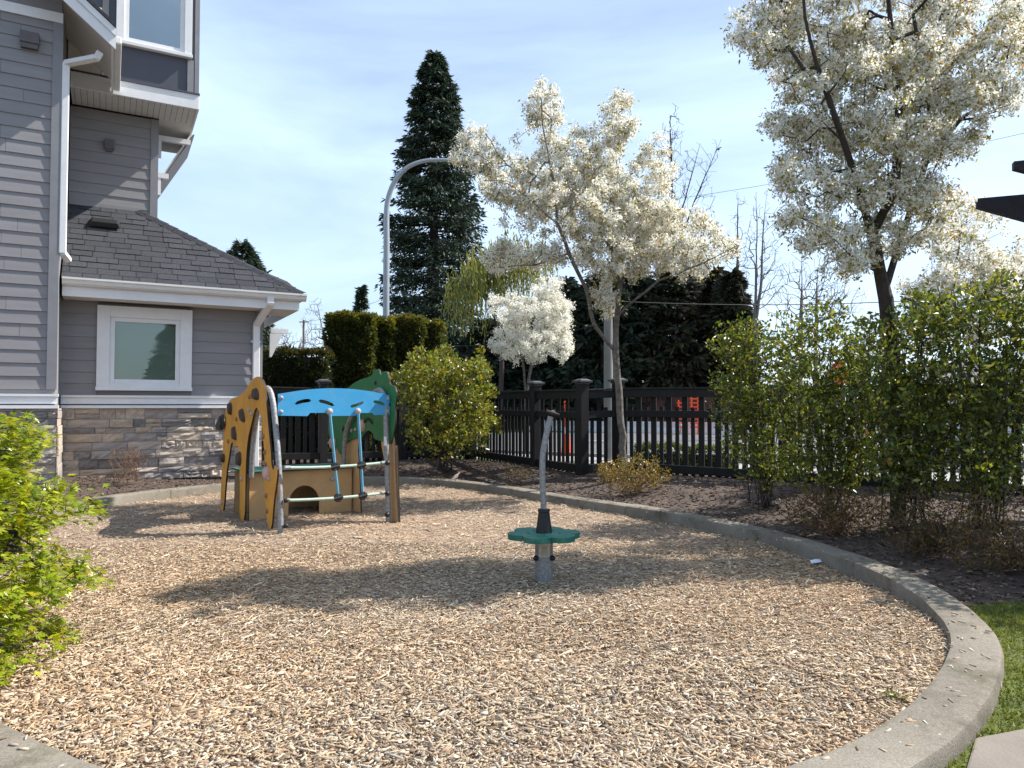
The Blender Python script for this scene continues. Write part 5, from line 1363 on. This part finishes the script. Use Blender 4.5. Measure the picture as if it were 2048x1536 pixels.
C = np.concatenate(Cs); n_ = len(C)
kites('foliage', C, np.concatenate(Ds), r.uniform(0.22, 0.4, n_), r.uniform(0.05, 0.09, n_), tintv([(0.24, 0.25, 0.055), (0.18, 0.20, 0.045), (0.30, 0.29, 0.08)], n_, 0.7, 1.25), M['leaf'], wo_, 0.2)

# ---- bare trees
def bare(label, px, py0, Y, blobs, n_, seed, r_base, trunk, r_tip=0.012, step=0.5, mat='bark_far', forks=()):
    b = at(px, py0, Y); o = empty('bare_tree', (b.x, b.y, 0), 0, label, 'tree', 'leafless trees in the distance')
    r = np.random.default_rng(seed); off = np.array([b.x, b.y, 0])
    T = blobs_px(blobs, n_, Y, 2.5, r) - off
    lb = [[np.array([0, 0, -0.2])] + [np.array(at(a, c, Y)) - off for a, c in trunk]] + [[np.array(at(a, c, Y)) - off for a, c in f] for f in forks]
    P, par = grow(lb, T, step, 0.05, seed, 0.35)
    R_, kids = radii(P, par, r_tip, r_base)
    wood('trunk', P, par, R_, M[mat], o, 4)
    return o
bare('tall bare tree rising behind the right side of the blossom crown', 1345, 800, 54, [(1345, 330, 40, 110), (1390, 370, 50, 90), (1350, 240, 14, 40, 1.5), (1330, 290, 30, 50), (1400, 450, 50, 40), (1430, 300, 10, 30, 1)], 480, 101, 0.14, [(1345, 700), (1348, 500), (1343, 330), (1340, 230)], 0.0095, 0.6, 'bark_dark', [[(1347, 520), (1390, 400), (1425, 320), (1443, 278)], [(1347, 480), (1375, 380), (1400, 290)]])
bare('slim bare tree with a straight trunk right of the cedars', 1476, 800, 52, [(1478, 480, 30, 110), (1478, 540, 40, 70)], 230, 102, 0.14, [(1476, 650), (1475, 500), (1476, 385)], 0.0075, 0.4)
bare('slim double-stemmed bare tree between the two blossom crowns', 1512, 800, 32, [(1525, 470, 40, 90), (1515, 540, 50, 80), (1545, 560, 40, 60)], 320, 103, 0.10, [(1510, 650), (1514, 480), (1512, 385)], 0.0075, 0.4, forks=[[(1512, 640), (1523, 560), (1527, 450), (1535, 380)]])
bare('bare tree standing low behind the right-hand shrubs', 1600, 800, 33, [(1600, 560, 50, 60), (1580, 600, 60, 50), (1650, 590, 50, 50)], 300, 104, 0.09, [(1601, 680), (1604, 560), (1603, 490)], 0.0075, 0.4)
bare('faint bare tree beside the trunk of the tall blossom tree', 1632, 800, 36, [(1640, 560, 40, 50), (1680, 600, 60, 40)], 220, 105, 0.09, [(1632, 660), (1635, 540)], 0.0075, 0.4)
bare('fine bare tree left of the tall cedar hedge', 640, 800, 36, [(630, 650, 30, 60), (640, 690, 50, 40)], 300, 106, 0.07, [(655, 720), (645, 660), (635, 610)], 0.0075, 0.35)
bare('low spreading bare tree by the house corner', 570, 800, 45, [(575, 685, 40, 26), (555, 670, 30, 20), (610, 690, 30, 20)], 280, 107, 0.08, [(570, 720), (568, 690)], 0.009, 0.4)

# trees behind the viewpoint that the ground floor window mirrors
for (x, y, h_, w_, lab, sd) in ((5.0, -14.0, 9.0, 2.2, 'dark conifer behind the viewpoint, mirrored in the left of the window', 121), (12.5, -15.0, 7.5, 2.6, 'dark conifer behind the viewpoint, mirrored in the right of the window', 122)):
    o = empty('mirrored_conifer', (x, y, 0), 0, lab, 'tree', 'trees behind the viewpoint')
    MB().tube([(0, 0, -0.2), (0, 0, h_)], [0.2, 0.02], 8).build('trunk', M['bark_dark'], o, smooth=True)
    r = np.random.default_rng(sd); n_ = 9000
    t = r.uniform(0.05, 1, n_) ** 1.3; a = r.uniform(0, 2 * np.pi, n_); rr_ = w_ * (1 - t) ** 0.7 * np.sqrt(r.uniform(0.1, 1, n_))
    C = np.stack([rr_ * np.cos(a), rr_ * np.sin(a), t * h_], 1)
    kites('foliage', C, norm(C * np.array([1, 1, 0]) + np.array([0, 0, -0.4]) + r.normal(0, 0.4, (n_, 3))), r.uniform(0.25, 0.5, n_), r.uniform(0.08, 0.16, n_), tintv(DK, n_, 0.7, 1.6), M['needle'], o)
# ---------------------------------------------------------------- street things
lp = at(772, 800, 24)
lamp = empty('street_lamp', (lp.x, lp.y, 0), 0, 'tall grey street lamp with curved arm beside the cedar hedges', 'street lamp')
lq = [(0, 0, 0.1)] + [(at(a, b, 24) - Vector((lp.x, lp.y, 0))) for a, b in ((772, 640), (773, 500), (773, 430), (777, 395), (790, 362), (812, 337), (840, 324), (870, 320), (905, 321))]
MB().tube(catmull(lq, 6), [0.115 - 0.06 * i / (6 * (len(lq) - 1)) for i in range(6 * (len(lq) - 1) + 1)], 12).build('mast', M['pole'], lamp, smooth=True)
e_ = Vector(lq[-1])
MB().tube([e_ + Vector((-0.05, 0, 0)), e_ + Vector((0.1, 0, 0.03)), e_ + Vector((0.45, 0, 0.02)), e_ + Vector((0.62, 0, -0.02))], [0.06, 0.12, 0.13, 0.03], 10).build('lamp_head', M['pole'], lamp, smooth=True)
MB().tube([(0, 0, -0.1), (0, 0, 0.12)], 0.25, 16).build('base', M['concrete_pole'], lamp)

up = at(1217, 800, 19.5)
pole_o = empty('utility_pole', (up.x, up.y, 0), 0, 'grey concrete pole standing behind the blossom tree trunk', 'pole')
MB().tube([(0, 0, -0.3), (0, 0, at(1217, 560, 19.5).z)], [0.135, 0.11], 14).build('shaft', M['concrete_pole'], pole_o, smooth=True)
zt = at(1217, 600, 19.5).z
MB().box(-0.35, 0.35, -0.06, 0.06, zt + 0.1, zt + 0.22).build('crossarm', M['woodpole'], pole_o)
fp = at(606, 800, 80)
fpo = empty('utility_pole', (fp.x, fp.y, 0), 0, 'distant brown wooden pole above the laurel hedge', 'pole')
MB().tube([(0, 0, -0.3), (0, 0, at(606, 640, 80).z)], [0.16, 0.12], 8).build('shaft', M['woodpole'], fpo, smooth=True)
MB().box(-0.5, 0.5, -0.05, 0.05, at(606, 645, 80).z, at(606, 643, 80).z).build('crossarm', M['woodpole'], fpo)

def wire(label, a, b, s, rad):
    o = MB().tube(sag(a, b, s, 24), rad, 5).build('overhead_wire', M['wire'], None)
    return tag(o, label, 'wire', 'overhead wires')
wire('thick black overhead wire running right from the concrete pole', at(1222, 602, 19.5), at(2100, 578, 21), 0.25, 0.013)
wire('thin overhead wire sloping across the sky between the two blossom trees', at(1180, 420, 60), at(2120, 250, 45), 0.5, 0.014)
wire('thin black wire dipping past the small white tree', at(880, 690, 24), at(1222, 640, 19.5), 0.25, 0.008)
wire('faint wire from the distant brown pole to the lamp post', at(606, 644, 80), at(775, 593, 70), 0.4, 0.018)

def cone(px, py_top, Y, label, h=None):
    b = at(px, 880, Y); t = at(px, py_top, Y).z if h is None else h
    o = empty('traffic_cone', (b.x, b.y, 0.035 if Y < 22 else 0.012), 0, label, 'traffic cone', 'orange channelising cones')
    z = lambda f: f * t
    MB().box(-0.22, 0.22, -0.22, 0.22, 0.0, 0.05).build('base', M['tyre'], o, bevel=0.02)
    R_ = lambda f: 0.15 * (1 - f) + 0.045 * f
    for (f0, f1, m) in ((0.04, 0.40, 'orange'), (0.40, 0.52, 'reflect'), (0.52, 0.70, 'orange'), (0.70, 0.80, 'reflect'), (0.80, 0.94, 'orange')):
        MB().tube([(0, 0, z(f0)), (0, 0, z(f1))], [R_(f0), R_(f1)], 18, cap=False).build('sleeve' if m == 'reflect' else 'body', M[m], o, smooth=True)
    MB().tube([(0, 0, z(0.94)), (0, 0, z(0.96)), (0, 0, z(0.985)), (0, 0, z(1.0))], [0.03, 0.06, 0.06, 0.02], 12).build('grip', M['orange'], o, smooth=True)
    return o
cone(1132, 795, 21.5, 'orange cone seen through the fence left of the corner post', 1.62)
cone(1776, 815, 17.4, 'orange cone seen through the right-hand shrubs', 1.35)
cone(1738, 822, 19.0, 'orange cone farther back behind the right-hand shrubs', 1.3)

# orange diamond road sign
sp_ = at(1676, 748, 20.0); so_ = empty('road_sign', (sp_.x, sp_.y, 0), 0.25, 'orange diamond road-work sign on a post behind the shrubs', 'sign')
MB().tube([(0, 0, 0), (0, 0, sp_.z - 0.2)], 0.03, 8).build('post', M['pole'], so_)
MB().prism([(0.42, 0), (0, 0.42), (-0.42, 0), (0, -0.42)], (0, -0.03, sp_.z), X3, Z3, Y3, 0.02).build('face', M['orange'], so_)

# barrier row, red boarding and orange barricades across the street
for i in range(9):
    l = -22 + i * 3.2; c = MM * 37.6 + DD * l
    o = empty('concrete_barrier', (c.x, c.y, 0.012), math.atan2(DD.y, DD.x), 'pale concrete barrier length along the far road edge', 'barrier', 'concrete barriers across the street')
    MB().add([(-1.57, -0.3, 0), (-1.57, -0.24, 0.16), (-1.57, -0.11, 0.32), (-1.57, -0.08, 0.62), (-1.57, 0.08, 0.62), (-1.57, 0.11, 0.32), (-1.57, 0.24, 0.16), (-1.57, 0.3, 0)] + [(1.57, -0.3, 0), (1.57, -0.24, 0.16), (1.57, -0.11, 0.32), (1.57, -0.08, 0.62), (1.57, 0.08, 0.62), (1.57, 0.11, 0.32), (1.57, 0.24, 0.16), (1.57, 0.3, 0)],
             [tuple(range(8)), tuple(range(15, 7, -1))] + [(j, 8 + j, 8 + (j + 1) % 8, (j + 1) % 8) for j in range(8)]).build('barrier_body', M['barrier'], o, fixn=True)
c = MM * 40.6 + DD * -27
ro = empty('board_fence', (c.x, c.y, 0.02), math.atan2(DD.y, DD.x), 'dark red board fence across the street below the cedars', 'fence')
MB().box(0, 34, 0.05, 0.10, 0.3, 0.4).box(0, 34, 0.05, 0.10, 1.5, 1.6).build('rail', M['redwall'], ro)
b0 = MB().box(0.01, 0.39, 0, 0.045, 0, 2.05).build('board', M['redwall'], ro)
for i in range(1, 84):
    q = b0.copy(); COL.objects.link(q); q.parent = ro; q.location = (i * 0.405, rnd.uniform(-0.008, 0.008), rnd.uniform(-0.03, 0.03))
for (px, lab, hh) in ((1389, 'taller orange slatted barricade across the street', 2.0), (1363, 'low orange slatted barricade across the street', 1.8)):
    r_ = ray(px, 840); t = 36.6 / (MM.x * r_.x + MM.y * r_.y); c = Vector((r_.x * t, r_.y * t, 0.012))
    o = empty('barricade', c, math.atan2(DD.y, DD.x), lab, 'barricade', 'orange barricades')
    for x in (-0.17, 0.17): MB().box(x - 0.03, x + 0.03, 0.011, 0.06, 0, hh).build('upright', M['orange'], o)
    z = 0.35
    while z < hh:
        MB().box(-0.24, 0.24, -0.02, 0.01, z, z + 0.08).build('slat', M['orange'], o); z += 0.21

# silver car on the street, glimpsed through the shrubs
cc_ = at(2010, 880, 19.0); ca = math.atan2(DD.y, DD.x)
car = empty('parked_car', (cc_.x, cc_.y, 0.012), ca, 'silver car on the street behind the right-hand shrubs', 'car')
prof_ = [(-2.2, 0.35), (-2.25, 0.75), (-2.1, 0.98), (-1.2, 1.05), (1.6, 1.05), (2.1, 0.9), (2.25, 0.6), (2.2, 0.35), (1.75, 0.33), (1.62, 0.6), (1.3, 0.7), (1.0, 0.6), (0.9, 0.33), (-0.9, 0.33), (-1.0, 0.6), (-1.3, 0.7), (-1.62, 0.6), (-1.75, 0.33)]
MB().prism(prof_, (0, -0.85, 0), X3, Z3, Y3, 1.7).build('body', M['carpaint'], car, bevel=0.05)
cb = [(-1.75, 1.05), (-1.35, 1.55), (0.4, 1.58), (1.1, 1.05)]
MB().prism(cb, (0, -0.74, 0), X3, Z3, Y3, 1.48).build('cabin', M['glass_dark'], car)
MB().prism([(-1.42, 1.56), (0.42, 1.59), (0.40, 1.64), (-1.36, 1.62)], (0, -0.72, 0), X3, Z3, Y3, 1.44).build('roof', M['carpaint'], car)
for x in (-1.3, 1.3):
    for y in (-0.86, 0.68):
        w = MB().tube([(x, y, 0.32), (x, y + 0.18, 0.32)], 0.32, 20).build('wheel', M['tyre'], car)
        MB().tube([(x, y - 0.012, 0.32), (x, y + 0.192, 0.32)], 0.19, 14).build('rim', M['pole'], w)
# pale house far right, seen in slivers through the shrubs
fh = at(2080, 800, 48); fo = empty('far_house', (fh.x, fh.y, 0), ca, 'pale far house in slivers behind the right-hand shrubs', 'house')
MB().box(-7, 7, 0, 8, 0, 3.0).build('wall', M['farwall'], fo)
MB().add([(-7.5, -0.6, 3.0), (7.5, -0.6, 3.0), (7.5, 8.6, 3.0), (-7.5, 8.6, 3.0), (-5, 4, 4.9), (5, 4, 4.9)], [(0, 1, 5, 4), (1, 2, 5), (2, 3, 4, 5), (3, 0, 4), (0, 3, 2, 1)]).build('roof', M['farroof'], fo, fixn=True)
for x in (-5, -1.5, 2.2):
    w = MB().box(x, x + 1.6, -0.03, 0.02, 1.0, 2.3).build('window', M['white'], fo)
    MB().box(x + 0.1, x + 1.5, -0.05, -0.032, 1.1, 2.2).build('pane', M['glass_dark'], w)

# ---------------------------------------------------------------- pergola rafters at the right edge
po_ = at(2330, 1000, 8.2)
per_o = empty('pergola', (po_.x, po_.y, 0), 0, 'dark stained pergola with rafter tails at the right edge', 'pergola')
poff = Vector((po_.x, po_.y, 0))
def rafter(tip, dirv, L_, hgt, zt):
    d = Vector((*dirv, 0)).normalized(); nn_ = Vector((-d.y, d.x, 0))
    poly = [(0, hgt * 0.72), (0, hgt), (L_, hgt), (L_, 0), (hgt * 1.7, 0)]
    mb = MB(); mb.prism(poly, tip - Vector((0, 0, hgt)) - nn_ * 0.03 - poff, d, Vector((0, 0, 1)), nn_, 0.10)
    return mb.build('rafter', M['pergola'], per_o, fixn=True)
t1 = at(1953, 398, 9.0); rafter(t1, (0.93, -0.36), 3.2, 0.40, 0)
t2 = at(2027, 324, 8.2); rafter(t2, (0.93, -0.36), 2.4, 0.30, 0)
bz = t1.z - 0.40
MB().box(-0.09, 0.09, -0.09, 0.09, -0.1, bz - 0.2).build('post', M['pergola'], per_o, bevel=0.006)
q0 = Vector((-0.6, 0.9, 0)); 
MB().hexa([(-0.05, -2.5, bz - 0.2), (0.05, -2.5, bz - 0.2), (0.05, 0.6, bz - 0.2), (-0.05, 0.6, bz - 0.2), (-0.05, -2.5, bz), (0.05, -2.5, bz), (0.05, 0.6, bz), (-0.05, 0.6, bz)]).build('beam', M['pergola'], per_o, fixn=True)

# ---------------------------------------------------------------- birds, litter
def bird(name, label, loc, yaw, size, cols, pitch=0.35):
    """one lofted body from bill tip to tail, plus legs"""
    o = empty(name, loc, yaw, label, 'bird')
    spine = [(0.62, 0.66, 0.010, 0.008), (0.56, 0.67, 0.025, 0.02), (0.50, 0.69, 0.075, 0.07), (0.42, 0.70, 0.095, 0.10), (0.35, 0.64, 0.085, 0.095), (0.27, 0.55, 0.12, 0.14), (0.12, 0.44, 0.17, 0.20), (-0.06, 0.36, 0.16, 0.19), (-0.24, 0.28, 0.10, 0.12), (-0.38, 0.22, 0.07, 0.05), (-0.62, 0.12, 0.085, 0.022), (-0.80, 0.05, 0.06, 0.012)]
    n_ = 12; V, Cn = [], []
    for k, (x, z, w, h) in enumerate(spine):
        for i in range(n_):
            t = 2 * math.pi * i / n_
            V.append((x * size, w * math.cos(t) * size, (z + h * math.sin(t)) * size))
            c = cols[2] if k < 2 else (cols[0] if math.sin(t) > -0.2 else cols[1])
            if k >= 8 : c = tuple(q * 0.6 for q in cols[0])
            Cn.append(c)
    Fq = [[k * n_ + i, k * n_ + (i + 1) % n_, (k + 1) * n_ + (i + 1) % n_, (k + 1) * n_ + i] for k in range(len(spine) - 1) for i in range(n_)]
    np_mesh('body', np.array(V), np.array(Fq), M['feather'], o, cols=np.array(Cn), smooth=True)
    for s in (-1, 1):
        MB().tube([(0.05 * size, s * 0.07 * size, 0.26 * size), (0.03 * size, s * 0.07 * size, 0.0)], 0.014 * size, 5).tube([(0.10 * size, s * 0.07 * size, 0.006), (0.0, s * 0.07 * size, 0.006)], 0.012 * size, 5).build('leg', M['twig'], o)
        MB().add([(0.26 * size, s * 0.125 * size, 0.60 * size), (0.22 * size, s * 0.175 * size, 0.42 * size), (-0.1 * size, s * 0.175 * size, 0.28 * size), (-0.5 * size, s * 0.10 * size, 0.16 * size), (-0.1 * size, s * 0.14 * size, 0.46 * size)], [(0, 1, 2, 4), (4, 2, 3)]).build('wing', M['bolt'] if cols[0][0] > 0.1 else M['black_plastic'], o)
    return o
bd = gp(910, 962, 0.135)
bird('ground_dove', 'small grey-brown dove standing on the kerb under the round shrub', (bd.x, bd.y, 0.13), 2.6 - 1.9, 0.20, [(0.26, 0.21, 0.19), (0.36, 0.27, 0.25), (0.05, 0.05, 0.05)])
cr = at(1437, 303, 54)
bird('crow', 'black bird perched on a twig of the tall bare tree', (cr.x, cr.y, cr.z), 0.5, 0.50, [(0.012, 0.012, 0.014), (0.012, 0.012, 0.014), (0.01, 0.01, 0.01)])
lt = gp(1632, 1124, 0.02)
mb = MB(); mb.add([(-0.05, -0.02, 0.0), (0.05, -0.015, 0.012), (0.055, 0.03, 0.03), (-0.045, 0.035, 0.016), (0.0, 0.005, 0.035)], [(0, 1, 4), (1, 2, 4), (2, 3, 4), (3, 0, 4)])
o = mb.build('paper_scrap', M['litter'], None); o.location = (lt.x, lt.y, 0.012)
tag(o, 'crumpled pale paper scrap on the chips by the kerb', 'litter')
